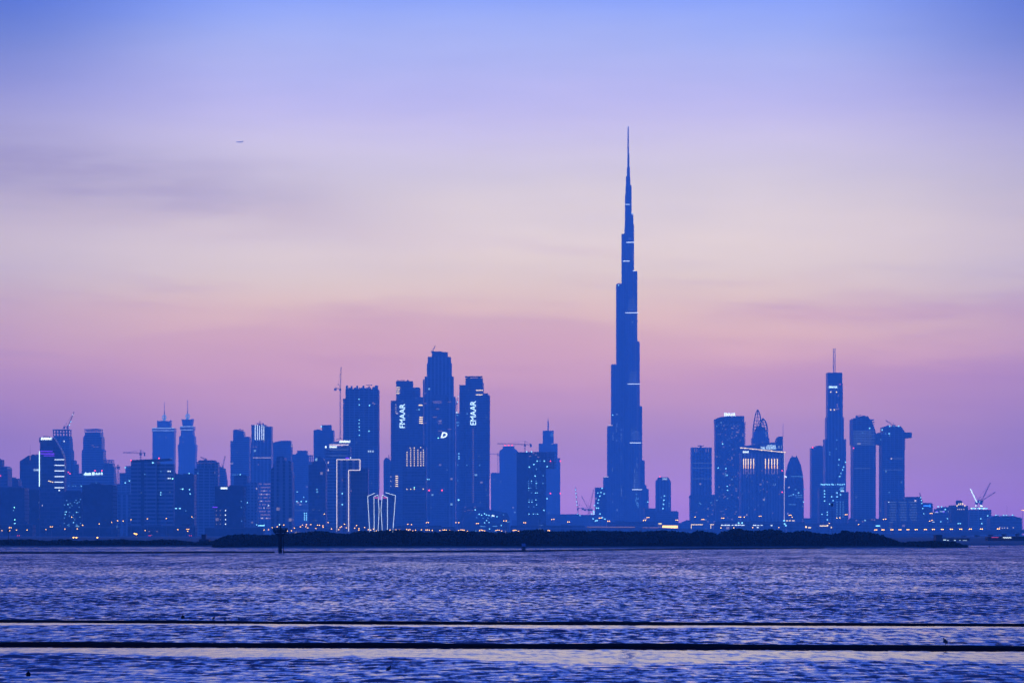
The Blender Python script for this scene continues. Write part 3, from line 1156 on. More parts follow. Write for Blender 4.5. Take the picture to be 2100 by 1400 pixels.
b = B('stepped_block', 'dark stepped block cut by the left edge with a red light', 'building', 0, 3300)
b.box('upper_block', -14, 2.5, 942, 957, GLASS2, 3, 18)
b.poly('main_block', [(-16, 1101), (-16, 957), (9, 957), (11.5, 955.5), (14, 957), (15.5, 961), (15.5, 1101)], GLASS2, 0, 30)
b.light(0.8, 975, 'r', 1.8, 1.8)
b.roof(-12, 2, 942, 1)

b = B('low_block', 'plain low block between the left edge and the chamfered tower', 'building', 26, 3400)
b.poly('main_block', [(13, 1101), (13, 980), (34, 980.5), (37, 982), (37.5, 995), (40, 998), (40, 1101)], GLASS, 0, 26)
b.roof(16, 33, 980.3, 2)

b = B('chamfered_tower', 'dark tower with a chamfered left corner and thin mast, far left', 'tower', 62, 3500)
b.poly('shaft', [(40.5, 1101), (40.5, 945), (58.5, 933.5), (84, 933.5), (84, 1101)], GLASS, 0, 34)
b.mast(61.5, 945, 912, 0.55, 0.3, part='roof_mast', y=2)
b.light(62, 938, 'k2', 0.9, 10, -0.4, 'light_slot')
b.sign('DAMAC', 69.5, 86, 961, 965.2, 's2')
b.roof(64, 82, 933.5, 3)
b.lights([(57, 1038)], 'C', 1.6, 1.6)

b = B('curved_roof_tower', 'tower with a curved right shoulder, bright roof sign and six white bars', 'tower', 106, 3000)
pts = [(81.5, 1101), (82, 908), (80.5, 906), (80.5, 896.5), (109, 896.5), (113, 902), (119, 912), (124.5, 921), (129, 931), (131, 940), (132, 955), (132, 1101)]
b.poly('shaft', pts, GLASS, 0, 13)
b.sign('DAMAC', 84, 107, 896.8, 901.6, 'W', bold=0.05, shear=0.25)
b.bars([(112, 132, 942, 1.3), (112, 132, 953.6, 1.3), (112, 132, 965, 1.3), (112, 132, 976.6, 1.3), (112, 130, 988, 1.3), (112, 131.5, 999.4, 1.3)], 'w', part='facade_light_bar')
b.light(81, 961, 's', 1.5, 72, -0.5, 'edge_glow')
b.bars([(83, 108, 925, 1.4), (83, 111.5, 930, 1.6), (90, 112, 934, 1.2)], 'p', part='violet_band')
b.lights([(100.5, 986), (104, 987), (108, 988)], 'y', 2.4, 1.5)
b.lights([(121.5, 1005)], 'w', 2.6, 2.4)
b.lights([(87, 1036)], 'k', 1.6, 1.6)
MB().bar((b.x(86), 8, b.z(893.5)), (b.x(101), 8, b.z(895.2)), 0.8).build('maintenance_arm', M_DARK, b.r)

b = B('unfinished_tower', 'hazy unfinished tower with an open frame crown, behind the curved roof tower', 'tower', 127, 4600)
b.frame('open_crown', 109.5, 140.5, 881, 893, 5, RAW, 2.2, 24)
b.poly('shaft', [(109.5, 1098), (109.5, 893), (140.5, 893), (142, 897), (143.5, 920), (145.5, 925), (145.5, 945), (147, 1098)], RAW, 0, 34)
b.box('side_wing', 147.2, 152, 943, None, RAW, 4, 24)
b.box('low_wing', 152.2, 157, 951, None, RAW, 6, 20)
b.slabs(139.5, 144.5, 896, 944, 9, M_CONC, 14, 3, 'floor_edge', 0.5)
b.lights([(131.5, 904.5)], 'w', 2.2, 2.2)
b.lights([(140, 968), (143.5, 971)], 'r', 1.9, 1.9)
luffer('slender luffing crane with lit jib on the unfinished tower at the left', 139, 893, 875, (152, 844), 4590, lit=((143, 871, 'c'), (145.6, 864.5, 'c'), (149.5, 850, 'w')))

b = B('setback_tower', 'hazy tower with twin setbacks and open frame crown, left of the twin spires', 'tower', 190, 4750)
b.frame('open_crown', 174, 205.5, 880, 886, 4, M_CONC, 1.6, 24)
b.poly('shaft', [(167, 1098), (167.5, 924), (170.5, 921), (170.5, 896), (174, 893), (174, 886), (205.5, 886), (205.5, 893), (208.5, 897), (208.5, 920), (211.5, 923), (212, 1098)], BAND, 0, 36)
b.box('crown_beam', 186, 200, 878.6, 880, M_DARK, 6, 6)
b.frame('side_frame', 213, 229.8, 943, 949, 3, M_CONC, 1.4, 20)
b.box('side_wing', 212.3, 230.5, 949, None, RAW, 5, 24)
b.box('low_wing', 230.8, 233.8, 957, None, RAW, 7, 20)
b.lights([(190, 913), (193, 916), (200, 916)], 'k2', 3, 1)

b = B('hotel_block', 'wide hotel block with lit white lettering below the setback tower', 'building', 190, 4100)
b.poly('main_block', [(132, 1099), (132, 995), (146, 995), (146, 974), (155, 974), (155, 970), (233, 970), (234, 992), (235, 1099)], BAND, 0, 30)
b.sign('dusit III', 173, 194, 967.8, 974, 's', bold=0.05)
b.sign('dusit III', 196, 210.5, 967.8, 973.2, 's', bold=0.02)
b.lights([(195, 964.5), (209, 964.5)], 'r', 2.2, 2.2, -0.4)
b.lights([(175, 977), (150, 996), (155, 996), (167, 996), (141, 996)], 'C', 2.4, 1.2)
b.lights([(166.8, 996)], 'c', 2, 1.8)

b = B('dark_office_block', 'broad dark flat-topped block in front of the hotel block', 'building', 200, 2800)
b.poly('main_block', [(168.5, 1102), (168.5, 994), (183, 994), (183, 992), (208, 992), (208, 993.5), (229, 993.5), (231.5, 996), (231.5, 1102)], DARKG, 0, 30)
b.lights([(197, 990.3)], 'c', 1.8, 1.8, 2)
b.roof(186, 206, 992, 8)

b = B('apartment_block', 'low dark block with scattered cyan windows below the curved roof tower', 'building', 146, 2900)
b.box('main_block', 131, 168, 1007, None, DARKG)
rg = random.Random(5)
b.lights([(126 + 6 + rg.random() * 34, 1022 + rg.random() * 58) for _ in range(30)], 'C', 1.8, 1.6)
b.lights([(139.5, 1034), (136, 1049), (134, 1054), (157, 1050), (151, 1071)], 'c', 1.7, 1.7)
b.roof(135, 165, 1007, 9)

b = B('low_block', 'low dark block in the left corner beside the lone cyan windows', 'building', 18, 2950)
b.box('main_block', -30, 50, 1000, None, DARKG)
b.lights([(29.5, 1040), (30.5, 1065)], 'g', 1.9, 1.7)
b.lights([(30.5, 1073)], 'c', 3, 2)
b.lights([(28, 1046)], 'C', 2, 2)
b.roof(-8, 44, 1000, 10)
b = B('low_block', 'low dark block under the chamfered tower', 'building', 66, 3050)
b.box('main_block', 50.5, 81, 1004, None, DARKG)
b.lights([(60, 1043), (70, 1083), (89 - 9, 1030)], 'f', 1.6, 1.6)
b.roof(52, 80, 1004, 11)

b = B('half_built_block', 'half-built block with cyan work lights left of the dark slab block', 'building', 252, 4300)
b.box('main_block', 233, 268, 992, None, RAW)
b.box('mid_block', 244, 256, 969, 991.8, RAW, 4, 20)
b.box('upper_block', 256.2, 268, 957, 991.8, RAW, 4, 20)
b.frame('open_storey', 256.5, 267.5, 955, 957, 3, M_CONC, 0.8, 16, 5)
b.lights([(257, 958.5), (257, 989.5), (260, 1014), (265.5, 985.5)], 'c', 2.2, 2.2)
b.lights([(267, 1014)], 'C', 2.2, 2)
b.lights([(237, 1007.5)], 'r', 2, 2)
crane('thin crane mast beside the half-built block, left of the dark slab block', 242, 992, 957, 236, 246, 4280, 952)
b = B('striped_block', 'lower block with pale vertical stripes left of the dark slab block', 'building', 251, 3400)
b.box('main_block', 232.5, 268.3, 1013, None, PIER)
b.roof(235, 265, 1013, 12)

b = B('slab_block', 'wide dark slab block with an upswept roof wing and two red lights', 'building', 311, 2900)
b.box('west_block', 268.5, 321, 945.5, None, BAND, 0, 30)
b.plan('east_block', 338, 36, 951, None, BAND, 28, 3.0, 0.8, 1)
b.poly('roof_wing', [(268, 945.3), (268, 943), (300, 941.5), (347, 939.8), (347, 942.6), (322, 944.5)], M_DARK, -1.5, 30)
b.box('stair_strip', 289, 296, 947, None, DARKG, -0.5, 4)
b.light(269.3, 943.6, 'r', 2, 2, -2)
b.light(326.5, 939.4, 'r', 2.2, 2.2, -2)
b.lights([(313.7, 948.4)], 'c', 3, 2.4)
b.lights([(345, 966), (349, 966), (345.2, 980.2), (349, 980.3)], 'w', 2.2, 1.8)
b.lights([(354.2, 981.3)], 'g', 2.2, 2)
b.lights([(330, 966), (297, 972)], 'C', 1.8, 1.8)
b.lights([(330, 1009.5), (329.5, 1014)], 'c', 1.7, 1.7)
b.lights([(348.5, 1009), (290, 1010)], 'f', 2, 1.5)
crane('hammerhead crane with a long left jib above the dark slab block', 288.5, 950, 928.6, 252, 298, 4000, 922)


def spire_tower(label, px, wide):
    b = B('spired_tower', label, 'tower', px, 7000, 'twin spired hotel towers')
    k = px
    if wide:
        b.poly('shaft', [(k - 22.5, 1097), (k - 22.8, 955), (k - 22.3, 885), (k + 22, 885), (k + 21.5, 955), (k + 21, 1097)], RESI, 0, 40)
        b.box('cornice', k - 23, k + 22.6, 877.5, 885, BAND, -2, 44)
        b.bars([(k - 23, k + 22.6, 877.6, 1.2), (k - 22.6, k + 22.2, 882.6, 0.9)], 's2', -2.4, 'cornice_light')
        b.poly('crown', [(k - 13.5, 877.5), (k - 13.5, 861.5), (k - 9.5, 863.5), (k - 4, 862.2), (k, 861), (k + 4, 862.2), (k + 10, 863.5), (k + 14, 861), (k + 14, 877.5)], RESI, 6, 28)
        cy_, cw = 855, 4.4
        bot = 861
        b.line([(k - 9, 861.8), (k - 4, 861), (k, 862.6), (k + 4, 861), (k + 10, 861.4)], 'C', 0.8, 5.4, 'crown_light')
        spt = 824
    else:
        b.poly('shaft', [(k - 18, 1097), (k - 18, 970), (k - 17, 950), (k - 18.5, 912), (k - 16, 910), (k - 15.5, 894), (k - 12.5, 893), (k - 11.8, 880), (k + 12.2, 880), (k + 12.8, 893), (k + 15.5, 894), (k + 16, 910), (k + 18.6, 912), (k + 17, 950), (k + 16.5, 970), (k + 16.5, 1097)], RESI, 0, 40)
        b.box('cornice', k - 13.5, k + 13.8, 873.5, 881.5, BAND, -2, 44)
        b.bars([(k - 13.5, k + 13.8, 874.4, 1.2), (k - 12.8, k + 13, 881, 1.0)], 's2', -2.4, 'cornice_light')
        b.poly('crown', [(k - 9, 873.5), (k - 11.5, 858.5), (k - 6, 860), (k, 858.4), (k + 6, 860), (k + 11.8, 858), (k + 9.6, 873.5)], RESI, 6, 28)
        bot = 859
        cy_ = 852.5
        b.line([(k - 8, 858.6), (k - 3, 857.8), (k, 858.8), (k + 4, 857.8), (k + 9, 858.6)], 'C', 0.8, 5.4, 'crown_light')
        spt = 820
    # openwork ornament under the spire
    m = MB()
    for a in range(6):
        t_ = math.pi * a / 6
        c_, s_ = math.cos(t_), math.sin(t_)
        ring = [(b.m(4.6 * math.sin(math.pi * q / 8) ** 0.8), bot - (bot - cy_ + 6) * q / 8) for q in range(9)]
        for sg in (-1, 1):
            for (r0, p0), (r1, p1) in zip(ring[:-1], ring[1:]):
                m.bar((sg * r0 * c_, 20 + sg * r0 * s_, b.z(p0)), (sg * r1 * c_, 20 + sg * r1 * s_, b.z(p1)), 0.9)
    m.build('crown_ornament', EM['C'], b.r)
    b.lathe('spire', k, [(1.0, bot - 1), (0.9, bot - 14), (0.6, bot - 24), (0.45, spt - 1)], M_STEEL, 8, 20)
    b.lights([(k - 8, 895)], 'f', 2, 2)


spire_tower('left and broader of the twin hotel towers with lit crowns and spires', 335, True)
spire_tower('right and slimmer of the twin hotel towers with lit crowns and spires', 383, False)

b = B('terraced_block', 'low dark block with a few cyan windows in front of the twin spires', 'building', 377, 3150)
b.poly('main_block', [(352, 1101), (352, 966), (357, 970), (372, 972.5), (398, 972.5), (398, 1101)], DARKG, 0, 24)
b.lights([(374.5, 1002.3)], 'c', 3.2, 2.4)
b.lights([(388.7, 1003.4), (388, 970.2), (390, 1012)], 'c', 2, 2)
b.lights([(370.5, 1002), (348 + 5, 1010), (381, 1047), (402 - 5, 1062)], 'C', 2, 1.6)
b.lights([(361, 1042), (369, 1042)], 'c', 3.6, 1.8)
b.roof(375, 396, 972.5, 13)

b = B('unfinished_block', 'square unfinished block with an open top storey right of the twin spires', 'building', 422, 3600)
b.frame('open_storey', 404, 441, 947, 960, 5, M_CONC, 1.4, 26)
b.box('roof_deck', 406.5, 440, 943.2, 947, RAW, 1, 28)
b.box('corner_tower', 440.2, 446.5, 947, None, RAW, 2, 22)
b.box('upper_core', 402, 440, 949, 959.8, RAW, 8, 16)
b.box('shaft', 398.5, 440, 960, None, RAW, 0, 30)
b.lights([(348 + 58, 970)], 'C', 2, 2)
luffer('small dark luffing crane on the square unfinished block', 421, 943.4, 941.5, (411, 936.5), 3600, lit=())

b = B('wedge_block', 'hazy wedge-shaped block with a slanting right side', 'building', 455, 4600)
b.poly('main_block', [(446.5, 1098), (446.5, 960), (460, 960), (464, 985), (464, 1098)], BAND, 0, 24)
b.roof(448, 459, 960, 14)
luffer('very thin raised crane jib above the wedge-shaped block', 457, 960, 957, (462, 934), 4580)

b = B('signed_block', 'flat dark block with small white lettering and a grid of white windows', 'building', 470, 2900)
b.box('main_block', 440.5, 500, 996.5, None, DARKG)
b.sign('DAMAC', 453, 466.5, 998.6, 1002.4, 'W', bold=0.06)
for px in (444, 452, 462.6):
    b.lights([(px, 1046.3), (px, 1055.5), (px, 1064.7), (px, 1074)], 'w' if px > 460 else 'f', 2.0 if px > 460 else 1.7, 2.2 if px > 460 else 1.7)
    if px < 460:
        b.lights([(px, 1046.3), (px, 1055.5), (px, 1064.7), (px, 1074)], 'k2', 1.2, 1.2, -0.8)
b.lights([(425.5, 1087.5 - 0)], 'W', 4.5, 4)
b.lights([(454.5, 1087)], 'W', 5.5, 4)
b.bars([(436, 446, 1039.5, 1.8)], 'p', part='violet_band')
b.lights([(495, 1027), (495, 1040), (495.5, 1068)], 'C', 1.6, 2)
b.roof(470, 498, 996.5, 15)

b = B('grey_tower', 'hazy grey tower with uneven shoulders left of the white-striped crown', 'tower', 494, 5200)
b.poly('shaft', [(472.5, 1098), (472.5, 903.5), (478, 903.5), (478, 881.5), (498, 883), (499.5, 887), (500.5, 895), (511.5, 895), (512, 1098)], BAND, 0, 34)
MB().box(b.x(479), b.x(498), 6, 20, b.z(881.2), b.z(880.2)).build('roof_rail', M_DARK, b.r)
MB().bar((b.x(488), 10, b.z(880.2)), (b.x(493), 10, b.z(878.6)), 1.0).build('maintenance_arm', M_DARK, b.r)
b.lights([(482, 973), (487, 973), (478, 973)], 'C', 2.4, 1.4)
b.lights([(492.7, 972.8)], 'c', 2.6, 2.2)
b.lights([(477, 948), (476, 905), (486, 927)], 'f', 4, 0.9)

b = B('striped_crown_tower', 'tower with five glowing white vertical stripes on its crown', 'tower', 535, 4800)
b.box('crown', 515.5, 545, 870.8, 902, GLASS2, 0, 34)
b.box('crown_shoulder', 545.2, 556.5, 874, 902, GLASS2, 2, 30)
b.poly('shaft', [(513.5, 1098), (513.5, 930), (515.5, 902.2), (556.5, 902.2), (556.5, 1098)], PIER, 0, 36)
b.bars([(x_ - 0.55, x_ + 0.55, 886.5, 31) for x_ in (523.4, 528, 532.3, 537, 541)], 'w', part='crown_stripe')
b.bars([(519, 560 - 3.5, 938.2, 0.9)], 'k2', part='floor_light')
for i in range(14):
    b.light(520 + i * 2.65, 938.2, 'k', 1.1, 1.2, -0.6)
b.lights([(520, 916), (525, 916), (530, 952), (541, 905)], 'k2', 2, 1.6)
rg = random.Random(9)
for i in range(11):
    for j in range(9):
        if rg.random() < 0.72:
            b.light(530 + j * 2.9, 992 + i * 7.0, 'k2' if rg.random() < .9 else 'k', 1.7, 2.2)
b.lights([(550.7, 1036)], 'w', 2.4, 2.2)
crane('small crane on the roof of the tower with five white stripes', 533, 872, 868.6, 526, 541, 4795, 863.2)

b = B('arc_roof_tower', 'hazy tower with an arched roof right of the white-striped crown', 'tower', 577, 5300)
b.poly('shaft', [(557.5, 1098), (557.5, 909), (562, 906.6), (567, 905), (575, 903.6), (583, 903), (596, 903), (596.5, 1098)], GLASS2, 0, 34)
b.frame('side_frame', 596.8, 599, 910, 935, 1, M_STEEL, 0.8, 8)
b.lights([(598.4, 911), (598.6, 914.5)], 'k', 1.4, 1.6, 0.5)

b = B('block_top_tower', 'hazy tower with a square block on top, left of the construction giant', 'tower', 618, 5500)
b.poly('shaft', [(597, 1098), (597, 931.5), (606, 931), (609, 928), (609.5, 923.5), (629.5, 923.5), (629.8, 930.5), (632, 934.5), (632, 1098)], GLASS2, 0, 34)
b.frame('side_frame', 632, 639.6, 933.5, 946, 2, M_CONC, 1.8, 16)
b.box('side_wing', 632.2, 640, 946, None, GLASS2, 3, 22)
b.lights([(608.5, 1027.7), (617.6, 1027.7), (628, 1027.7)], 'c', 2.8, 2.2)
for j in range(4):
    b.lights([(624.5, 1052 + j * 4.4), (628.6, 1052 + j * 4.4)], 'c', 1.8, 2.6)
b.lights([(609.5, 1008), (623, 1018.8)], 'c', 1.7, 1.7)
b.bars([(600, 640, 1046, 0.8), (604, 638, 1034, 0.7)], 'f', part='floor_light')

b = B('ribbed_tower', 'dark vertically ribbed tower directly behind the cage-topped beacon', 'tower', 578, 3000)
b.poly('shaft', [(555.5, 1101), (555.5, 962), (560, 957), (560, 950.5), (563, 950), (563, 945), (566.5, 944), (567, 937.3), (583, 937.3), (583, 944), (595, 944.5), (597.5, 947), (597.5, 966), (599.5, 969), (599.5, 1101)], PIER, 0, 30)
for i, xx in enumerate((566, 572.5, 579, 585.5, 592)):
    b.box('rib', xx - 0.5, xx + 0.5, 948, None, M_CONC, -0.7, 0.69)
b.roof(568, 582, 937.3, 17)

b = B('mid_block', 'mid-height plain block left of the ribbed tower, stepped top', 'building', 505, 3400)
b.box('left_block', 479, 507, 975.5, None, GLASS2, 3)
b.box('right_block', 507.3, 528, 989.5, None, RESI, 0)
b.lights([(526.2, 1001.5)], 'k', 1.6, 1.6)
b.bars([(530, 542.5, 1077, 1.8)], 'c', part='shop_light')
b.lights([(526.5, 1075.5), (542, 1076), (495 + 12, 1030)], 'c', 1.8, 1.6)
b.roof(481, 505, 975.5, 18)

b = B('domed_dark_tower', 'dark tower with a domed top left of the outlined corner building', 'tower', 649, 3300)
b.poly('shaft', [(632.5, 1100), (632.5, 953), (640.5, 951.5), (640.5, 947), (644, 945.6), (647, 940), (652, 937), (657, 936.6), (662, 939), (665, 945), (668, 951), (668, 1100)], GLASS, 0, 26)
b.lights([(650, 1003), (650.6, 1008)], 'C', 3.4, 3)
b.lights([(642, 1045), (655, 1046), (648, 1067)], 'f', 2, 1.6)
b.mast(655, 937, 931, 0.5, part='aerial')

b = B('twin_step_tower', 'hazy tower with a smaller round-cornered block on its roof, left of the giant crane mast', 'tower', 663, 5000)
b.box('shaft', 643, 684, 882, None, GLASS2, 0, 34)
b.plan('upper_block', 669.5, 20.5, 871, 881.9, GLASS2, 20, 5, 0.8, 3)
b.light(658.7, 874.3, 'c', 2.4, 2.4, 2)
b.roof(645, 658, 882, 19)

b = B('slant_roof_tower', 'tower with a glowing slanted roof edge and two rows of white lettering', 'tower', 691, 3600)
b.poly('shaft', [(666.5, 1100), (666.5, 916.5), (668, 914), (676, 913.5), (718, 914.8), (718, 1100)], BAND, 0, 30)
b.poly('roof_slab', [(675, 910.3), (680, 906.5), (697, 903.5), (718, 906), (718, 911), (716, 911.6)], M_CONC, -0.8, 26)
b.bars([(675.5, 715, 911.8, 1.6)], 'k', -1.3, 'roof_edge_light')
b.sign('DAMAC', 696, 719, 902.8, 907.0, 'W', -1.5, bold=0.06, shear=0.25)
b.sign('DAMAC', 676, 691, 914.4, 917.8, 'W', bold=0.06)
b.sign('B', 666.6, 670, 914.2, 918, 'W', bold=0.06)
b.lights([(673.2, 948), (673.2, 963.3)], 'k', 1.5, 4 )
for i in range(10):
    b.bars([(676, 712, 922 + i * 4, 0.6)], 'f' if i % 3 == 0 else 'f', part='floor_light') if i in (0, 3) else None
MB().bar((b.x(688), 6, b.z(901)), (b.x(697), 6, b.z(898)), 0.9).build('roof_strut', M_DARK, b.r)
MB().bar((b.x(697), 6, b.z(898)), (b.x(703), 6, b.z(900)), 0.9).build('roof_strut', M_DARK, b.r)

b = B('outlined_building', 'corner-shaped building fully outlined by a bright warm white light strip', 'building', 714, 2950)
b.box('tower_leg', 690.5, 715.5, 942, None, PIER, 0, 24)
b.box('overhang', 715.6, 738.5, 942, 964, PIER, 0, 24)
b.box('rear_block', 716, 752, 958, None, GLASS, 27, 18)
ol = [(690.8, 1089), (690.8, 941.8), (738.4, 941.8), (738.4, 963.7), (715.2, 963.7), (715.2, 1089)]
b.line(ol, 'ol', 1.15, -0.6, 'outline_light')

b.lights([(702, 1011.5), (702, 1034)], 'c', 2.2, 2)
b.lights([(702, 984), (720, 1006)], 'k2', 1.8, 2.4)
b.bars([(709, 716, 939, 2.6)], 'p', part='violet_light')
b.lights([(718.8, 938)], 'w', 2, 2)

b = B('construction_giant', 'very tall blue construction tower with jagged unfinished top, mast crane on its left', 'tower', 740, 4250)
b.poly('shaft', [(703.5, 1098), (703.5, 817), (708.5, 817), (708.5, 797.5), (775, 797.5), (775, 1098)], RAW, 0, 44)
for i, (xa, xb, yt) in enumerate(((709, 713, 790), (713.5, 722, 793.8), (718, 721, 789.6), (725, 734, 794.5), (730, 733.5, 790), (735, 748, 794), (743, 747, 790.5), (750, 760, 794.2), (754, 757, 791), (763, 769, 793), (768, 774.6, 789.6))):
    b.box('rebar_bay', xa, xb, yt, 797.4, M_CONC, 2 + (i % 3) * 6, 6 + (i % 2) * 6)
b.slabs(774.5, 776.2, 800, 1000, 50, M_CONC, 40, 2, 'floor_edge', 0.6)
MB().box(b.x(750), b.x(762), 8, 14, b.z(789.4), b.z(788.4)).build('concrete_boom', M_DARK, b.r)
b.lights([(736, 818.2), (737, 830), (736.6, 861), (736.2, 868), (736.6, 875), (737, 882), (737, 892)], 'c', 1.7, 1.7)
b.lights([(757.8, 831), (756.8, 883.6)], 'c', 2.4, 2.2)
b.lights([(765, 826), (768, 828), (705, 827)], 'k2', 2.4, 2)
b.lights([(756, 925), (760, 925), (765, 925)], 's2', 2.6, 3.4, part='sign_panel')
b.lights([(731, 907), (725, 960), (762, 990), (731, 1015)], 'f', 2, 1.8)
luffer('tallest thin crane, a lattice mast with a near-vertical jib, left of the construction giant', 698, 1060, 797, (699.5, 752), 4240, w=1.0)

b = B('sliver_tower', 'narrow hazy tower in the gap left of the stepped lettered tower', 'tower', 793, 4900)
b.poly('shaft', [(786.5, 1098), (786.5, 944), (789, 940), (797, 940), (800, 944), (806, 946), (806, 1098)], RAW, 0, 24)
MB().bar((b.x(798), 6, b.z(940)), (b.x(796.5), 6, b.z(932)), 1.4).build('hoist_arm', M_DARK, b.r)
b.roof(789, 797, 940, 21)

b = B('petal_building', 'low building of four curved blades outlined in bright white light', 'building', 783, 2900)


def blade(pts, ls, key='wl'):
    b.poly('blade', pts, GLASS, 0, 18)
    for l in ls:
        b.line(l, key, 0.75, -0.7, 'outline_light')


blade([(754.2, 1017.2), (768.4, 1010.8), (766.3, 1016.6), (767, 1095), (758.5, 1095)], [[(768.4, 1010.6), (754, 1017), (755.5, 1045), (758.5, 1091)]])
blade([(767, 1018), (775, 1014.3), (777.3, 1045), (775.4, 1095), (767.6, 1095)], [[(767.5, 1091), (766.9, 1018), (775.2, 1014.1)], [(775.2, 1015), (777.5, 1045), (775.5, 1091)]])
blade([(784, 1014.5), (794.5, 1019.5), (794.5, 1095), (784.2, 1095), (781.5, 1045)], [[(784.2, 1091), (781.4, 1045), (784, 1014.3), (794.6, 1019.4), (794.6, 1091)]])
blade([(790.6, 1009.6), (811, 1015.6), (805.5, 1095), (795, 1095), (795, 1018)], [[(790.5, 1009.4), (811.1, 1015.4), (809, 1045), (805.6, 1091)]])
b.box('core', 769, 803, 1024, None, GLASS, 19, 14)
b.bars([(768.3, 775.5, 1020, 1.8), (785.3, 794, 1020, 1.8)], 'm', -0.9, 'pink_band')

b = B('lettered_tower', 'stepped tower with tall lettering turned on its side, left of the tallest cluster tower', 'tower', 834, 4400)
b.box('upper_block', 812.3, 845.8, 781, 813.8, GLASS2, 1, 36)
b.box('upper_step', 846, 860, 794, 813.8, GLASS2, 3, 32)
b.box('shaft', 812.3, 868, 814, None, GLASS2, 0, 44)
b.box('left_step', 801.5, 812, 821, None, GLASS2, 3, 36)
b.slabs(859, 862, 797, 812, 5, M_CONC, 26, 4, 'balcony')
b.slabs(800.6, 803, 824, 960, 40, M_CONC, 30, 5, 'balcony')
MB().box(b.x(814), b.x(830), 6, 12, b.z(779.8), b.z(778.8)).build('roof_gantry', M_DARK, b.r)
MB().box(b.x(834), b.x(838), 6, 12, b.z(781), b.z(778.6)).build('plant_room', M_ROOF, b.r)
MB().bar((b.x(836), 9, b.z(778.6)), (b.x(836), 9, b.z(776.6)), 0.7).build('aerial', M_DARK, b.r)
b.sign('FMAAR', 819.5, 830.5, 828, 877, 's', -0.7, True, bold=0.0)
b.bars([(812.6, 820, y_, 1.1) for y_ in (794, 798, 802.2, 806.3)], 'y', 0.5, 'stair_light')
b.bars([(811.4, 816.6, y_, 1.3) for y_ in (829.5, 833.6, 838, 842.2, 846.2)], 'y', 2.4, 'stair_light')
b.bars([(858.6, 866.6, 830.5, 1.8), (859.6, 867, 855.4, 1.5), (859.6, 867, 859.2, 1.5), (859.6, 867, 863, 1.5), (859.6, 867, 867, 1.5)], 'y', -0.5, 'stair_light')
b.bars([(811, 816.2, y_, 1.4) for y_ in (975.8, 979.8, 984, 988, 992.5, 996.6)], 'y', -0.6 + 0.2, 'stair_light')
b.lights([(859.5, 839.5)], 'c', 1.8, 1.8)
b.lights([(801.2, 977), (801.3, 986), (801, 996.5)], 'k', 1.2, 1.8, 2.4)
b.lights([(837.5, 852), (855, 840), (853, 816), (826, 822)], 'f', 2, 2)

b = B('dotted_block', 'block with a grid of cream square windows below the sideways lettering', 'building', 850, 3700)
b.box('shaft', 826, 874, 915, None, GLASS2, 0, 30)
cols = (834.6, 842.3, 849.6, 857, 863, 868.4)
skip = {(0, 0), (4, 0), (1, 8), (5, 8), (3, 8)}
for j in range(9):
    for i, px in enumerate(cols):
        if (i, j) in skip or (j == 8 and i != 3):
            continue
        b.light(px, 922.6 + j * 4.5 + (4 if j == 8 else 0), 'y', 1.6, 1.6)
b.lights([(841, 918.4), (849.5, 918), (862.6, 913.8 + 3)], 'y', 1.6, 1.6)
b.lights([(834.6, 1002.5), (842.4, 1002.5), (849.6, 1002.5), (868, 1002.3)], 'y', 1.8, 1.6)
b.lights([(849.6, 999.2)], 'g', 1.6, 1.6)
for j in range(14):
    b.box('floor_ledge', 828, 872, 962.7 + j * 8.6, 963.5 + j * 8.6, M_CONC, -0.5, 0.45)
b.roof(830, 870, 915, 23)

b = B('tallest_cluster_tower', 'tallest tower of the left cluster with tapering top and lit letter emblem', 'tower', 900, 4700)
b.plan('crown', 901.5, 33, 721, 731, GLASS2, 20, 6, 0.8, 8)
b.plan('upper_shaft', 900.5, 48, 731, 744.5, PIER, 24, 6, 0.8, 4)
b.plan('mid_shaft', 900.6, 51.5, 744.5, 771.5, PIER, 24, 7, 0.8, 2)
b.plan('main_shaft', 900.5, 59.5, 771.5, 813, PIER, 24, 8, 0.75, 0)
b.box('wide_shaft', 867.5, 934, 813, None, PIER, 0, 50)
b.box('left_pier', 867, 870, 777, 812.8, PIER, 6, 20)
b.box('front_bay', 885, 916, 810, None, GLASS2, -3, 3)
MB().box(b.x(889), b.x(905), 12, 20, b.z(721), b.z(719.2)).build('roof_gantry', M_DARK, b.r)
MB().box(b.x(911), b.x(917), 12, 20, b.z(724), b.z(720.6)).build('plant_room', M_ROOF, b.r)
b.bars([(888, 906, 823.4, 1.1), (919, 925, 824, 0.8), (889, 906, 826.4, 0.6), (898, 906, 863, 0.9), (898, 906, 868, 0.9), (899, 907, 883.5, 0.9), (918, 926, 880, 0.8), (870, 875, 806, 0.8), (870, 876, 827, 0.8), (888, 896, 855, 0.9), (894, 901, 838, 0.9), (871, 875, 867, 1)], 'k2', -3.5, 'floor_light')
b.sign('D', 903.8, 917.4, 886, 897.6, 'W', -3.6, bold=0.03, shear=0.28, part='emblem')
b.lights([(898.8, 898)], 'g', 1.8, 1.8, -3.5)
b.lights([(880, 1005), (906.5, 1005)], 'r', 2.6, 2.6, -3.5)
b.lights([(876.6, 982.4), (880, 982.4), (874.6, 1018.2)], 'c', 1.8, 1.6)
b.lights([(874, 963), (917, 963), (905, 1050), (884, 1040), (925, 1062)], 'f', 2, 1.6)
luffer('short raised crane jib on the tallest tower of the left cluster', 888, 722, 720, (893, 707.5), 4690)

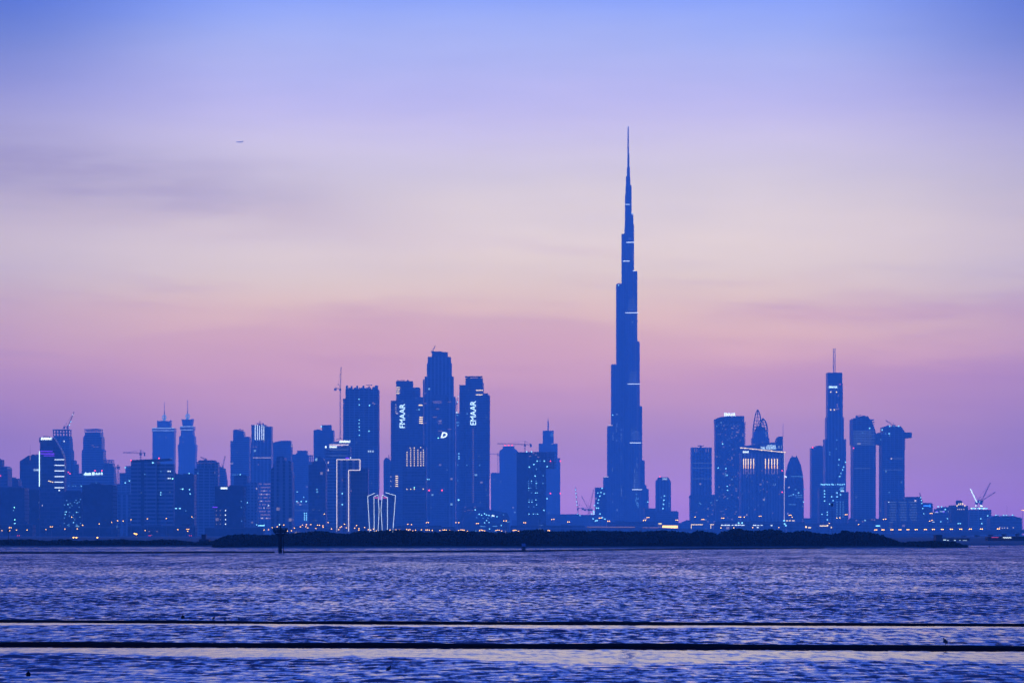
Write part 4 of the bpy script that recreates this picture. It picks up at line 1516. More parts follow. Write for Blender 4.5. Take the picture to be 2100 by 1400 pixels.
b = B('lit_gap_building', 'slender pale-lit building in the gap between the two sideways-lettered towers', 'building', 938, 5200)
b.box('shaft', 933, 943.5, 847, None, GLASS2, 0, 20)
b.lights([(936.6, 845.4)], 'W', 3.6, 3.4, -0.5)
b.lights([(938, 851), (940, 866), (937, 866), (939, 872)], 'C', 4, 2)
b.lights([(941, 930), (941, 935.5), (941, 940)], 'c', 1.7, 2.2)
b.lights([(940.5, 1024.5)], 'c', 3.4, 3, -0.5)
b.lights([(939, 953), (939, 985)], 'C', 2, 2)
luffer('thin lit crane in the gap between the two sideways-lettered towers', 937, 847, 826, (940, 810), 5190, lit=((940, 812.5, 'w'), (938, 824, 'c')))

b = B('lettered_tower', 'stepped tower with tall sideways lettering and a serrated right edge', 'tower', 973, 4400)
b.box('upper_block', 954.5, 990, 775, 809.8, GLASS2, 1, 36)
b.box('roof_plate', 953.5, 989.5, 770.8, 772.2, M_DARK, 4, 26)
b.box('roof_stub', 958, 964, 772.3, 774.9, M_ROOF, 8, 8)
b.box('roof_stub', 980, 985, 772.3, 774.9, M_ROOF, 8, 8)
b.box('shaft', 954.5, 1003.5, 810, None, GLASS2, 0, 44)
b.box('left_step', 942, 954.2, 788.8, None, GLASS2, 3, 36)
b.slabs(1002.5, 1004.8, 812, 980, 48, M_CONC, 34, 3, 'balcony', 0.5)
b.slabs(990, 992, 786, 808, 7, M_CONC, 24, 4, 'balcony', 0.5)
b.box('corner_bay', 991, 1001, 806, 809.8, GLASS2, 3, 24)
b.sign('EMAAR', 964.5, 976, 822, 871, 's', -0.7, True, bold=0.0)
b.bars([(976, 990, 800, 1.3), (976, 990, 809.2, 1.3)], 'y', 0.4, 'stair_light')
for i in range(34):
    b.light(970.4, 880 + i * 4.5, 'k2', 1.8, 1.4, -0.5, 'stair_light')
b.lights([(957.5, 953.5), (983.5, 953.5), (958, 848)], 'C', 2.2, 2)
b.lights([(982, 935), (998, 855), (961, 800), (997, 1004), (999, 1015), (985, 1030)], 'f', 2, 1.8)

b = B('low_dome', 'low domed hall sparkling with cyan lights right of the lettered cluster', 'building', 990, 4000)
prof = [(47, 1099), (47, 1070), (44, 1060), (37, 1052.5), (26, 1047), (12, 1044.8), (0.3, 1044.3)]
b.lathe('dome', 992, prof, DARKG, 36, 110, None, True, 0.7)
yy = -18.0
b.lights([(983, 1054), (988, 1056), (994, 1053), (998, 1055.5), (1003, 1056.5), (1010, 1057.4), (1019.5, 1059)], 'c', 2.2, 2, yy)
b.lights([(1010, 1056.5), (1013, 1057.6)], 'W', 2.6, 2.2, yy)
b.lights([(978, 1061), (991, 1062), (1001, 1062), (1008, 1060)], 'C', 2.2, 1.6, yy)
b.lights([(994, 1071.5), (998.2, 1066.8), (1003, 1070.7), (1004, 1083.8), (1028, 1076.6)], 'c', 1.9, 1.9, yy)
b.bars([(1010, 1020, 1078.4, 1.4), (1037, 1046, 1069.5, 1.2), (985, 996, 1079, 1.2)], 'C', yy, 'floor_light')
b.lights([(987, 1078), (1015, 1088), (976, 1088), (1032.5, 1055)], 'C', 1.8, 1.8, yy)
b.lights([(975, 1020 + 25)], 'c', 2.4, 2.0, yy)
b = B('low_block', 'low dim block at the foot of the serrated lettered tower', 'building', 964, 4200)
b.box('main_block', 936, 1045, 1062, None, DARKG, 150, 30)
b.poly('sloping_roof', [(940, 1061.8), (950, 1038), (975, 1036), (1005, 1043), (1040, 1050), (1045, 1061.8)], DARKG, 152, 24)
b.lights([(951, 1037), (956, 1044), (960, 1044), (966, 1044), (950, 1046)], 'k2', 2.2, 1, 149)


# ================================================================== the middle and the tallest tower
b = B('low_tower', 'low hazy slab right of the serrated lettered tower', 'building', 1015, 7000)
b.box('shaft', 1006.5, 1025, 970, None, GLASS2, 0, 24)
b.lights([(1014, 982.3), (1017, 982.3), (1012, 982.3)], 'f', 2.2, 1.2)
b.roof(1008, 1024, 970, 31)

b = B('hazy_tower', 'pale hazy tower with sloped shoulders and three red roof lights', 'tower', 1043, 6900)
b.poly('shaft', [(1024, 1097), (1024, 925), (1027, 921.5), (1031, 919.5), (1031, 914.5), (1055, 914.5), (1055, 919), (1059, 922), (1062.5, 926), (1062.5, 1097)], GLASS2, 0, 34)
b.lights([(1036, 913), (1043, 912.8), (1050, 912.8)], 'r', 2.8, 2.2, -0.5)
b.lights([(1026.6, 987)], 'f', 2, 2)
crane('hammerhead crane with a long left jib over the dark construction block, middle', 1076.5, 926, 911, 1020, 1090.5, 4400, 904)
crane('faint crane jib reaching left beside the low hazy slab', 1021, 970, 931, 1004, 1024, 6950, 928)

b = B('construction_block', 'dark construction block dotted with cyan work lights, crane above', 'building', 1095, 4100)
b.box('shaft', 1059.5, 1120, 926.5, None, DARKG, 0, 40)
b.box('open_wing', 1120.2, 1137, 926.5, 960, RAW, 4, 30)
b.frame('open_storey', 1083, 1140.5, 926.5, 957, 7, M_CONC, 0.8, 30, -1.5)
b.slabs(1120.2, 1141.5, 930, 958, 6, M_CONC, 26, 4, 'floor_edge', 0.5)
b.lights([(1080, 926), (1090, 926)], 'c', 2.2, 2, -2)
b.lights([(1101.5, 945), (1116.2, 945), (1095, 951.8), (1085.6, 957.3), (1122, 956.2), (1097.4, 975.7)], 'c', 2.4, 2.2, -2)
b.lights([(1107.5, 945), (1100, 961.5), (1114, 975), (1113.4, 990.6)], 'C', 2.2, 2.2, -0.6)
b.lights([(1128.8, 945)], 'r', 1.9, 1.9, -2)
for (px, py) in ((1084, 986), (1089.8, 986), (1099, 986), (1084, 990.5), (1090, 990.5), (1099.5, 990.5), (1101.5, 990.5), (1084, 995.3), (1099, 995.5), (1084.3, 1000.3), (1088.5, 1000), (1100, 1000), (1084.3, 1005), (1090, 1010), (1098, 1010), (1101.5, 1010), (1085, 1024.5), (1091, 1024.5), (1099, 1024.5), (1085, 1029), (1091, 1029), (1100.5, 1034.5), (1084.3, 1038.5), (1094.5, 1038.5), (1085, 1053.3), (1094, 1053.3), (1099, 1053.5), (1102.5, 1053.5)):
    b.light(px, py, 'C' if (px + py) % 3 < 2 else 'c', 1.8, 1.6)
b.lights([(1115.5, 1045.6), (1121.8, 1021.8)], 'c', 2.4, 2.2)
b.lights([(1094, 929), (1099, 932), (1104, 937), (1087, 935)], 'k2', 4, 1.2, -0.6)

b = B('spire_step_tower', 'hazy stepped tower ending in a single needle spire, left of the tallest tower', 'tower', 1124, 7200)
b.box('shaft', 1105, 1149, 938.5, None, GLASS2, 0, 40)
b.box('mid_tier', 1105, 1143.5, 909, 938.3, GLASS2, 2, 34)
b.box('top_tier', 1113.2, 1135.5, 882.5, 908.8, GLASS2, 5, 26)
b.lathe('spire', 1124.2, [(1.5, 882.5), (1.3, 866), (0.4, 857)], M_STEEL, 10, 16)
v = [(1131.5 + 2.6 * math.cos(a), 891 + 3.4 * math.sin(a)) for a in [2 * math.pi * k / 10 for k in range(11)]]
b.line(v, 'C', 0.7, 4.2, 'round_emblem')
b.line([(1130.2, 893.6), (1131.5, 889.5), (1133, 893.6)], 'C', 0.6, 4.2, 'round_emblem')
b.light(1149, 945, 'r', 2.6, 2.6, -0.5)
b.lights([(1128.8, 1011), (1149, 1011.2)], 'r', 2.6, 2.6, -0.5)

b = B('low_podium', 'long low flat podium left of the foot of the tallest tower', 'building', 1160, 5200)
b.box('main_block', 1062, 1244, 1054.5, None, GLASS2, 60, 60)
b.box('lower_block', 1050, 1185, 1066, None, GLASS2, 20, 38)
b.lights([(1114, 1086), (1126, 1050 + 1)], 'f', 2, 2, 19)
b.roof(1130, 1190, 1054.5, 33, 60, 1.0)
luffer('straight string of lights, a lit crane leaning left of the tallest tower', 1185, 1055, 1042, (1180, 998), 5150, lit=((1180.2, 1004, 'c'), (1181, 1011, 'c'), (1181.8, 1018.5, 'c'), (1182.4, 1028, 'c'), (1183.2, 1035, 'c')))
b.r and None
luffer('luffing crane leaning left, nearer pair beside the foot of the tallest tower', 1206.5, 1055, 1044, (1192.5, 1016), 5140)
luffer('luffing crane leaning right, nearer pair beside the foot of the tallest tower', 1209.5, 1055, 1044, (1217.5, 1003), 5140)

b = B('light_draped_block', 'block hung with diagonal strings of cyan lights beside the tallest tower', 'building', 1233, 5300)
b.box('shaft', 1220.5, 1243, 999, None, GLASS, 0, 24)
rg = random.Random(3)
b.lights([(1234.8, 1001), (1232.4, 1009.3), (1230, 1016.8), (1227.6, 1024.3), (1226, 1031), (1239, 1012)], 'c', 2.4, 2.2)
b.lights([(1219, 1036), (1223.5, 1041.3), (1227, 1041.3), (1216.8, 1047.6), (1218, 1049.5)], 'c', 2.6, 2.2, -3)
b.lights([(1207, 1046), (1211.4, 1053.7), (1215.8, 1053.7), (1228.5, 1053.7), (1214.5, 1063.6), (1219.5, 1067.7), (1222.5, 1067), (1233.4, 1061), (1238.4, 1064)], 'c', 2.6, 2.2, -60)
b.lights([(1183, 1054), (1187.5, 1057), (1224, 1011.5)], 'c', 2.0, 1.8, -60)


def tallest():
    b = B('tallest_tower', 'tallest tower in view, spiralling setbacks tapering to a needle spire', 'tower', 1290.5, 6000)
    AL, AR, AF = math.radians(165), math.radians(40), math.radians(-73)
    cy0 = 60.0

    def wing(ang, L, w, z0, z1):
        c, s = math.cos(ang), math.sin(ang)
        pts = [(-2.0, -w), (max(0.5, L - w), -w)]
        for k in range(1, 8):
            t_ = -math.pi / 2 + math.pi * k / 8
            pts.append((max(0.5, L - w) + w * math.cos(t_), w * math.sin(t_)))
        pts += [(max(0.5, L - w), w), (-2.0, w)]
        P = [(x * c - y * s, cy0 + x * s + y * c) for x, y in pts]
        MB().poly_xy(P, z0, z1).build('wing_tier', TALLW, b.r)
        # narrow roof edge and the terrace rail on top of each setback
        Q = [(x * c * 0.985 - y * s * 0.9, cy0 + x * s * 0.985 + y * c * 0.9) for x, y in pts]
        MB().poly_xy(Q, z1 + 0.05, z1 + 1.6).build('terrace', M_ROOF, b.r)

    left = [(51.5, 977), (43.5, 872), (35.5, 745), (25.0, 579), (13.8, 475), (6.6, 395), (4.6, 356)]
    right = [(44.2, 1002), (39.6, 994), (35.6, 943), (30.0, 831), (24.8, 697), (19.6, 552), (12.6, 455), (11.2, 435), (7.4, 375)]
    front = [(58, 1003), (49, 907), (40, 786), (30, 639), (20, 531), (14, 493), (7, 414)]
    for ang, tab in ((AL, left), (AR, right)):
        zprev = 0.0
        for i, (e, py) in enumerate(tab):
            w = min(10.5, e * 0.42) if e < 20 else 10.5 - 0.35 * i
            w = max(w, 1.8)
            L = (e - w) / abs(math.cos(ang)) + w
            wing(ang, L, w, max(0.0, zprev - 3), b.z(py))
            zprev = b.z(py)
    zprev = 0.0
    for i, (L, py) in enumerate(front):
        w = min(11.0, 3 + L * 0.22)
        wing(AF, L, w, max(0.0, zprev - 3), b.z(py))
        zprev = b.z(py)
    # core and pinnacle
    core = [(11.5, 1085 + 10), (11.5, 700), (10.2, 560), (8.0, 460), (6.6, 440), (6.0, 376), (4.4, 374), (4.0, 357), (3.3, 355.5), (3.1, 337), (2.3, 335.5), (2.0, 307)]
    MB().lathe([(r, b.z(p)) for r, p in core], 0.6, cy0, 18).build('core', TALLW, b.r)
    MB().lathe([(1.8, b.z(307)), (1.6, b.z(300)), (1.5, b.z(280)), (1.3, b.z(262)), (1.1, b.z(251.5))], 0.1, cy0, 10).build('spire', M_STEEL, b.r)
    # lit mechanical floors on the wing facing the water
    def bar(x0, x1, py, L, key='w', h=1.7):
        yy = cy0 + L * math.sin(AF) - 1.2
        b.light((x0 + x1) / 2, py, key, x1 - x0, h, yy, 'terrace_light')
    bar(1296.4, 1317.2, 1003.2, 58, 'w', 1.4)
    bar(1292, 1315, 907.3, 49, 'w', 1.4)
    bar(1287.6, 1313, 786, 40, 'w', 1.4)
    bar(1283.4, 1310.2, 639, 30, 'w', 1.4)
    bar(1286, 1302, 493, 20, 'w', 1.6)
    bar(1279, 1293, 531.6, 20, 'w', 1.6)
    bar(1284, 1293.5, 414.3, 14, 's2', 2.0)
    bar(1297, 1301, 433.5, 14, 's2', 2.0)
    bar(1299.5, 1304.5, 552, 20, 'w', 1.2)
    bar(1247, 1257, 871.3, 44, 'k', 1.3)
    bar(1239, 1248, 977, 50, 'k', 1.2)
    bar(1266, 1275, 579, 30, 'k2', 1.6)
    bar(1255.5, 1266, 745.4, 36, 'k2', 1.2)
    b.light(1270, 581.5, 'c', 2, 2, cy0 - 20)
    b.light(1257.2, 849.7, 'c', 2.2, 2.2, cy0 - 36)
    for (x0, x1, ys, L) in ((1297, 1312, (968, 973, 978, 983, 988, 993, 998), 58), (1296, 1313, (884, 888, 892, 896, 900), 49), (1290, 1309, (762, 767, 771.5, 776, 780.5), 40), (1288, 1306, (612, 617, 622, 627, 632), 30)):
        for i, py in enumerate(ys):
            bar(x0 + (len(ys) - i) * 0.6, x1 - (len(ys) - i) * 0.4, py, L, 'f', 0.8)
    rg = random.Random(12)
    for px, y0, y1, n in ((1257.5, 885, 905, 7), (1256.5, 955, 966, 4), (1265, 868, 905, 7), (1274.5, 880, 905, 9), (1274.5, 930, 950, 4), (1275, 985, 1025, 8), (1257, 1005, 1030, 4), (1266, 1040, 1060, 4), (1306.5, 940, 958, 6), (1301.5, 955, 1000, 14), (1304, 870, 885, 3), (1296, 870, 900, 4)):
        for k in range(n):
            b.light(px + rg.uniform(-.8, .8), y0 + (y1 - y0) * rg.random(), 'f', 1.5, 2.2, cy0 - 52 if px < 1290 else cy0 - 58.5)
    for k in range(16):
        b.light(1305 + rg.uniform(-1.6, 4.6), 1010 + 32 * rg.random(), 'C', 1.5, 2.0, cy0 - 58.5)
    b.lights([(1330.5, 1028.3)], 'c', 3.2, 1.6, cy0 - 10)


tallest()

b = B('rounded_tower', 'small tower with a rounded top and red light, just right of the tallest tower', 'tower', 1360.5, 5600)
b.poly('shaft', [(1345.5, 1098), (1345.5, 985), (1348, 983), (1349.5, 979.5), (1352, 978), (1370.5, 978), (1373, 982), (1376, 988), (1376.3, 1098)], PIER, 0, 26)
b.light(1353.3, 977, 'r', 2, 2)
b.sign('DAMAC', 1358.5, 1368.5, 979.6, 983.6, 's2', bold=0.05)
b.lights([(1362.5, 1016.3), (1361.4, 1025), (1360.6, 1033.3), (1359.6, 1042.2)], 'c', 2.2, 2.4)
b.lights([(1356.5, 1019.5), (1372, 1031.3), (1372, 1037)], 'C', 2, 2)
b.slabs(1344.8, 1346.2, 990, 1048, 14, M_CONC, 22, 2, 'balcony', 0.4)
b = B('low_block', 'low flat block under the small rounded tower', 'building', 1352, 5100)
b.box('main_block', 1345, 1391.5, 1048.5, None, GLASS2, 0, 30)
b.box('left_block', 1322, 1344.8, 1041.5, None, GLASS2, 8, 24)
b.roof(1347, 1389, 1048.5, 41, 0, 1.5)
b = B('low_block', 'lowest flat block in the gap right of the small rounded tower', 'building', 1415, 5300)
b.poly('main_block', [(1391.8, 1098), (1391.8, 1072), (1398, 1071.5), (1408, 1067), (1416, 1067), (1440, 1067), (1440, 1098)], GLASS2, 30, 20)
b.roof(1409, 1439, 1067, 42, 30, 1.2)

# ================================================================== right of the tallest tower
b = B('mullioned_tower', 'square hazy tower on a wider podium, left of the curved lettered tower', 'tower', 1440, 5600)
b.box('shaft', 1418.2, 1459.8, 917, 1017.8, PIER, 0, 36)
b.box('roof_plate', 1432, 1444, 912.6, 914, M_DARK, 8, 10)
b.box('roof_stub', 1436.5, 1439.5, 914.1, 916.9, M_DARK, 11, 5)
b.poly('podium', [(1416, 1098), (1416, 1021), (1415, 1019.5), (1415, 1017), (1418, 1013.5), (1470, 1013.5), (1470, 1098)], RESIL, -2, 40)
for xx in (1424.5, 1429, 1448, 1453):
    b.bars([(xx - .4, xx + .4, 922.5, 8)], 'k2', part='crown_light')
b.bars([(1419, 1459, 949, 0.6), (1419, 1459, 981, 0.6), (1419, 1459, 959, 0.6)], 'f', part='floor_light')
b.box('corner_fin', 1438.6, 1440, 917, 1013.3, M_CONC, -0.6, 0.55)
b.lights([(1434.6, 1031), (1436.5, 1033), (1458, 1030)], 'C', 2.2, 2, -2.5)
b.lights([(1452, 1042), (1462, 1046), (1428, 1050)], 'k2', 1.8, 1.8, -2.5)

b = B('curved_lettered_tower', 'broad tower with a gently curved roofline and white roof lettering', 'tower', 1498, 5400)
b.poly('shaft', [(1469, 1098), (1467.6, 880), (1466.6, 859), (1471, 857), (1477, 855), (1485, 853.6), (1493, 852.6), (1526.4, 852.6), (1526.4, 1098)], RESIL, 0, 40)
b.slabs(1526, 1529.2, 866, 914, 15, M_CONC, 30, 3, 'balcony', 0.8)
b.sign('EMAAR', 1485.3, 1508.7, 846, 853, 'W', 1.0, bold=0.04)
b.lights([(1482, 909.8), (1488.7, 960.3), (1491, 973.8), (1472.8, 959), (1491.3, 996.7), (1492, 1005)], 'c', 2.2, 2.2)
b.lights([(1512, 885.5), (1514, 886), (1511, 886)], 'k2', 2.4, 2.2)
rg = random.Random(21)
for i in range(60):
    b.light(1472 + rg.random() * 52, 872 + rg.random() * 190, 'k2' if rg.random() < .6 else 'f', 1.7, 1.5)
for i in range(8):
    b.light(1474 + i * 6.2, 870.5, 'f', 1.4, 1.4)

b = B('cage_crowned_tower', 'tower crowned by two pointed lattice sails', 'tower', 1560.5, 5700)
b.poly('shaft', [(1543.5, 1098), (1543.5, 905), (1545, 897), (1546, 884), (1575, 884), (1576.5, 896), (1577.5, 905), (1577.5, 1098)], RESI, 0, 34)
m = MB()


def sail(m, lf, rt, n, yb):
    """lattice of ribs between two curved edges, given as pixel outlines"""
    for e in (lf, rt):
        for yy in (3.0, 26.0):
            for (a, b0), (c, d0) in zip(e[:-1], e[1:]):
                f0 = (yb - b0) / (yb - e[-1][1])
                f1 = (yb - d0) / (yb - e[-1][1])
                y0_ = 14.5 + (yy - 14.5) * (1 - f0 * .85)
                y1_ = 14.5 + (yy - 14.5) * (1 - f1 * .85)
                m.bar((b.x(a), y0_, b.z(b0)), (b.x(c), y1_, b.z(d0)), 1.9)
    for k in range(n):
        p = yb + (lf[-1][1] - yb) * (k + 0.5) / n
        xl = np.interp(-p, [-q[1] for q in lf], [q[0] for q in lf])
        xr = np.interp(-p, [-q[1] for q in rt], [q[0] for q in rt])
        f0 = (yb - p) / (yb - lf[-1][1])
        for yy in (3.0, 26.0):
            y0_ = 14.5 + (yy - 14.5) * (1 - f0 * .85)
            m.bar((b.x(xl), y0_, b.z(p)), (b.x(xr), y0_, b.z(p)), 1.0)
    p0, p1 = yb, lf[-1][1]
    xm0, xm1 = (lf[0][0] + rt[0][0]) / 2, (lf[-1][0] + rt[-1][0]) / 2
    for sg in (0.3, 0.7):
        m.bar((b.x(lf[0][0] + (rt[0][0] - lf[0][0]) * sg), 3, b.z(p0)), (b.x(xm1), 14, b.z(p1)), 1.2)


sail(m, [(1546, 884), (1546.8, 872), (1548.6, 859), (1551.2, 847), (1554.6, 839)], [(1560, 884), (1561.5, 874), (1562, 862), (1559.5, 848), (1555.4, 839)], 7, 884)
m.build('lattice_sail', M_DARK, b.r)
m = MB()
sail(m, [(1556, 884), (1558.6, 874), (1562, 864), (1565.6, 857)], [(1575, 884), (1574, 873), (1571, 863), (1566.2, 857)], 5, 884)
m.build('lattice_sail', M_DARK, b.r)
m = MB()
m.bar((b.x(1549), 8, b.z(884)), (b.x(1561), 8, b.z(858)), 1.6)
m.bar((b.x(1561), 8, b.z(858)), (b.x(1572), 8, b.z(884)), 1.6)
m.build('inner_brace', M_DARK, b.r)
b.poly('inner_core', [(1550, 884), (1552, 876), (1560, 872), (1568, 876), (1572, 884)], RESI, 9, 12)
b.lights([(1570.4, 887.5)], 'f', 3, 3.4)
b.slabs(1542, 1544.4, 899, 905, 3, M_CONC, 24, 4, 'balcony', 0.7)
b.slabs(1576.6, 1579, 899, 905, 3, M_CONC, 24, 4, 'balcony', 0.7)

b = B('slanted_roof_hotel', 'wide hotel with a lit sloping roof edge and glowing amber fins', 'building', 1564, 5000)
b.box('shaft', 1519.5, 1607, 929.2, None, PIER, 0, 40)
b.poly('upper_mass', [(1529, 929), (1529, 913), (1545, 912), (1560, 908), (1578, 907.2), (1593, 906), (1594.5, 898), (1597, 894.6), (1606.3, 894), (1606.3, 929)], GLASS2, 6, 30)
b.poly('roof_wedge', [(1518, 919.5), (1518, 916.5), (1609, 926.2), (1609, 929)], M_CONC, -3, 44)
b.line([(1518.5, 917.6), (1609.5, 927.2)], 'y', 1.3, -3.6, 'roof_edge_light')
b.lights([(1519, 918), (1528, 918.6), (1543, 920.6), (1561.5, 922.6), (1582, 924.3), (1602.6, 926.5), (1609, 927.3)], 'y', 2.4, 2.2, -4)
b.sign('THE ADDRESS', 1560, 1592, 915.4, 920.4, 's', 5.2, bold=0.0)
try:
    b.sign('\ufee5\ufe8d\ufeee\ufee8\ufecc\ufedf\ufe8d \ufed5\ufeaa\ufee8\ufed3', 1573, 1591, 911.6, 914.6, 's', 5.2, bold=0.03)
except Exception:
    pass
b.line([(1596.5, 918.6), (1598, 913.8), (1599.6, 918.6)], 's2', 0.7, 5.0, 'emblem')
b.line([(1603, 913), (1603, 919)], 's2', 0.6, 5.0, 'emblem')
b.sign('EMAAR', 1523.3, 1535.4, 924.4, 928.2, 'W', -3.8, bold=0.05)
for px in (1524.8, 1529.2, 1534.2, 1539.6, 1545.4, 1569.6, 1576, 1582.5, 1588.2, 1594):
    b.box('fin', px - 1.1, px + 1.1, 939, 1062, M_CONC, -1.6, 1.55)
    b.bars([(px - 0.75, px + 0.75, 946.4, 12.5)], 'y', -2.0, 'fin_glow')
    b.bars([(px - 0.6, px + 0.6, 956.6, 7.5)], 'y2', -1.95, 'fin_glow')  # lower strips glow in place of the lamp's wash fading down the fin
    b.bars([(px - 0.5, px + 0.5, 966, 11)], 'k2', -1.9, 'fin_glow')
b.box('edge_blade', 1606.4, 1608.6, 927, None, M_CONC, -1, 6)
b.line([(1608.3, 928), (1608.3, 1066)], 'k', 0.9, -1.8, 'edge_glow')
b.mast(1606.7, 894, 868.5, 0.9, 0.6, M_STEEL, 'mast', 8)
b.lights([(1603.8, 964.5), (1603.8, 1008.6)], 'r', 2, 2, -0.6)
rg = random.Random(33)
for i in range(34):
    b.light(1522 + rg.random() * 82, 960 + rg.random() * 95, 'f' if rg.random() < .5 else 'k2', 1.7, 1.6)
b.lights([(1568.6, 1020.5), (1568.8, 1027), (1535, 1041)], 'C', 2.2, 2)

b = B('bullet_tower', 'bullet-shaped glass tower with two fins at its pointed tip', 'tower', 1631, 5300)
prof = [(20, 1097), (20, 1000), (19.2, 984), (17.2, 967), (13.6, 952), (9.2, 941), (6.4, 936.2)]
b.lathe('shaft', 1631, prof, GLASS, 28, 22, None, False, 0.8)
b.poly('fin', [(1623.5, 940), (1626.5, 933), (1628.4, 938), (1629, 944)], M_STEEL, 14, 3)
b.poly('fin', [(1631, 944), (1633, 938), (1635.2, 932.6), (1639, 941)], M_STEEL, 14, 3)
b.lights([(1610.8, 976.5), (1612.2, 977.4)], 'w', 2.6, 3.2, 4)
b.lights([(1617.8, 998.7)], 'k', 2.6, 2.2, -1)
b.bars([(1622, 1632, 976.5, 0.9), (1629, 1641, 976.5, 0.9), (1640, 1648, 977, 0.9), (1632, 1646, 1019.5, 0.9), (1617, 1632, 1034, 0.9)], 'C', -2.2, 'floor_light')
b.lights([(1622, 1015.4), (1626.5, 1014), (1632, 1015.6), (1636.4, 1011), (1638, 1015), (1631, 1003), (1649, 1003), (1618, 1016.5), (1643, 1015)], 'C', 3.2, 1.8, -2.4)
b.lights([(1637.6, 1010), (1626.7, 1013.4), (1647.6, 1028.6)], 'c', 2.4, 1.8, -2.4)
b.lights([(1646, 1037.5)], 'f', 2.2, 2.8, -2.2)
b = B('low_block', 'low block between the bullet-shaped tower and the twin-mast tower', 'building', 1662, 5000)
b.box('main_block', 1652, 1682, 1063, None, GLASS2, 40, 24)
b.box('rear_block', 1655, 1690, 1070, None, RESI, 10, 24)
b.roof(1653, 1681, 1063, 51, 40, 1.6)

b = B('plain_tower', 'plain hazy slab with a red roof light, left of the twin-mast tower', 'tower', 1680, 5500)
b.poly('shaft', [(1664, 1098), (1664, 918), (1667, 917), (1667, 915.8), (1694, 915), (1694, 1098)], GLASS2, 0, 30)
b.light(1666.3, 917, 'r', 2.6, 2.4)
b.roof(1672, 1692, 915.2, 52)

b = B('twin_mast_tower', 'slim stepped tower topped by two parallel masts', 'tower', 1713.5, 5300)
b.box('top_tier', 1697.6, 1728, 763.5, 785, GLASS2, 5, 28)
b.box('upper_shaft', 1697.8, 1729, 785.2, 854.8, PIER, 4, 30)
b.box('mid_shaft', 1696, 1731, 855, 899.8, PIER, 2, 34)
b.box('lower_shaft', 1692.5, 1735.2, 900, 1007.8, PIER, 0, 40)
b.box('base_wing', 1690, 1740.2, 1008, None, PIER, -1, 44)
b.mast(1711.2, 763.5, 713, 1.7, 1.5, M_STEEL, 'mast', 16)
b.mast(1714.4, 763.5, 713, 1.7, 1.5, M_STEEL, 'mast', 16)
MB().box(b.x(1711.2), b.x(1714.4), 15.5, 16.5, b.z(722), b.z(721)).build('mast_tie', M_STEEL, b.r)
MB().box(b.x(1711.2), b.x(1714.4), 15.5, 16.5, b.z(742), b.z(741)).build('mast_tie', M_STEEL, b.r)
b.sign('EMAAR', 1700.4, 1718, 791, 795.2, 's', 3.2, bold=0.04)
b.lights([(1704.3, 803.4), (1716, 803.4), (1704, 839.8), (1711.4, 839.8)], 'y', 2.4, 2.2, 3.4)
b.lights([(1723, 787.5)], 'm', 2.6, 2.2, 3.4)
b.lights([(1720, 810.5), (1717.5, 829), (1717.5, 833), (1716.5, 838.5), (1719.8, 838)], 'k2', 2.2, 2, 3.4)
b.lights([(1734, 947), (1730, 957), (1728, 963), (1725, 970), (1722, 976.5), (1719.5, 953), (1720.5, 942)], 'c', 2.2, 2.2)
b.lights([(1701.5, 927), (1701.5, 931.6), (1716, 902), (1715, 920)], 'C', 2.2, 2)
for xx in (1704, 1711.5, 1719, 1726):
    b.box('pilaster', xx - .6, xx + .6, 902, 1007.6, M_CONC, -0.8, 0.75)

b = B('site_lit_block', 'construction block lit by a long row of cyan lamps in front of the twin-mast tower', 'building', 1709, 4650)
b.box('main_block', 1680.5, 1731, 1000, None, RAW, 0, 30)
b.frame('open_storey', 1681, 1733, 992, 1000, 9, M_CONC, 0.7, 26)
b.box('side_wing', 1731.2, 1740, 1009, None, RAW, 4, 24)
for i, px in enumerate((1684, 1687.3, 1690.5, 1694, 1697.4, 1701, 1706, 1708.4, 1713, 1718, 1722.4, 1727, 1731)):
    b.light(px, 992.6 + (0.6 if i % 3 else 0), 'c', 2.2, 2.2, -1.2, 'work_light')
b.lights([(1690.6, 1006), (1690.6, 1012), (1690.6, 1018), (1691, 1026.6), (1705.5, 1017.8), (1716.4, 1010.2), (1716.6, 1018), (1723.6, 1014), (1725, 1006), (1729, 1006)], 'c', 2.4, 2.2, -0.6, 'work_light')
for j in range(7):
    b.lights([(1716.5, 1029 + j * 5), (1723, 1029 + j * 5), (1729, 1029 + j * 5)], 'C', 1.5, 2.2)
b.lights([(1696.5, 1049.5), (1696.4, 1055), (1696.6, 1065), (1685.5, 1053.8), (1701, 1033), (1708.5, 1026)], 'c', 1.9, 2)
b.lights([(1725, 1000), (1727, 1003), (1723, 1003), (1729, 1000)], 'C', 3, 3)
luffer('lit jib climbing the right side of the twin-mast tower', 1713, 1000, 985, (1733, 947), 4640)

b = B('linked_twin_towers', 'two unfinished towers joined near the top by an overhanging bridge', 'towers', 1803, 4900)
b.poly('tower', [(1749.8, 1098), (1749.8, 912), (1748.2, 910), (1748.2, 858.5), (1752, 857), (1758, 857), (1762, 854.2), (1766, 853), (1780, 853), (1783, 858), (1788, 863), (1791, 872), (1795, 881), (1796.2, 890), (1796.2, 1098)], RAW, 0, 40)
b.poly('tower', [(1808.5, 1098), (1808.5, 908), (1807, 890), (1811, 888), (1811.5, 875), (1815, 874), (1847, 873.5), (1850.5, 878), (1855, 884), (1855.5, 906), (1855, 1098)], RAW, 0, 40)
b.poly('sky_bridge', [(1796.4, 909), (1796.4, 888), (1807, 885.8), (1806.8, 912)], RAW, 6, 26)
b.poly('cantilever', [(1855.7, 900), (1855.7, 885), (1860, 886), (1871, 886), (1871, 897), (1860, 898)], RAW, 6, 26)
b.slabs(1747, 1750, 862, 910, 12, M_CONC, 34, 3, 'floor_edge', 0.8)
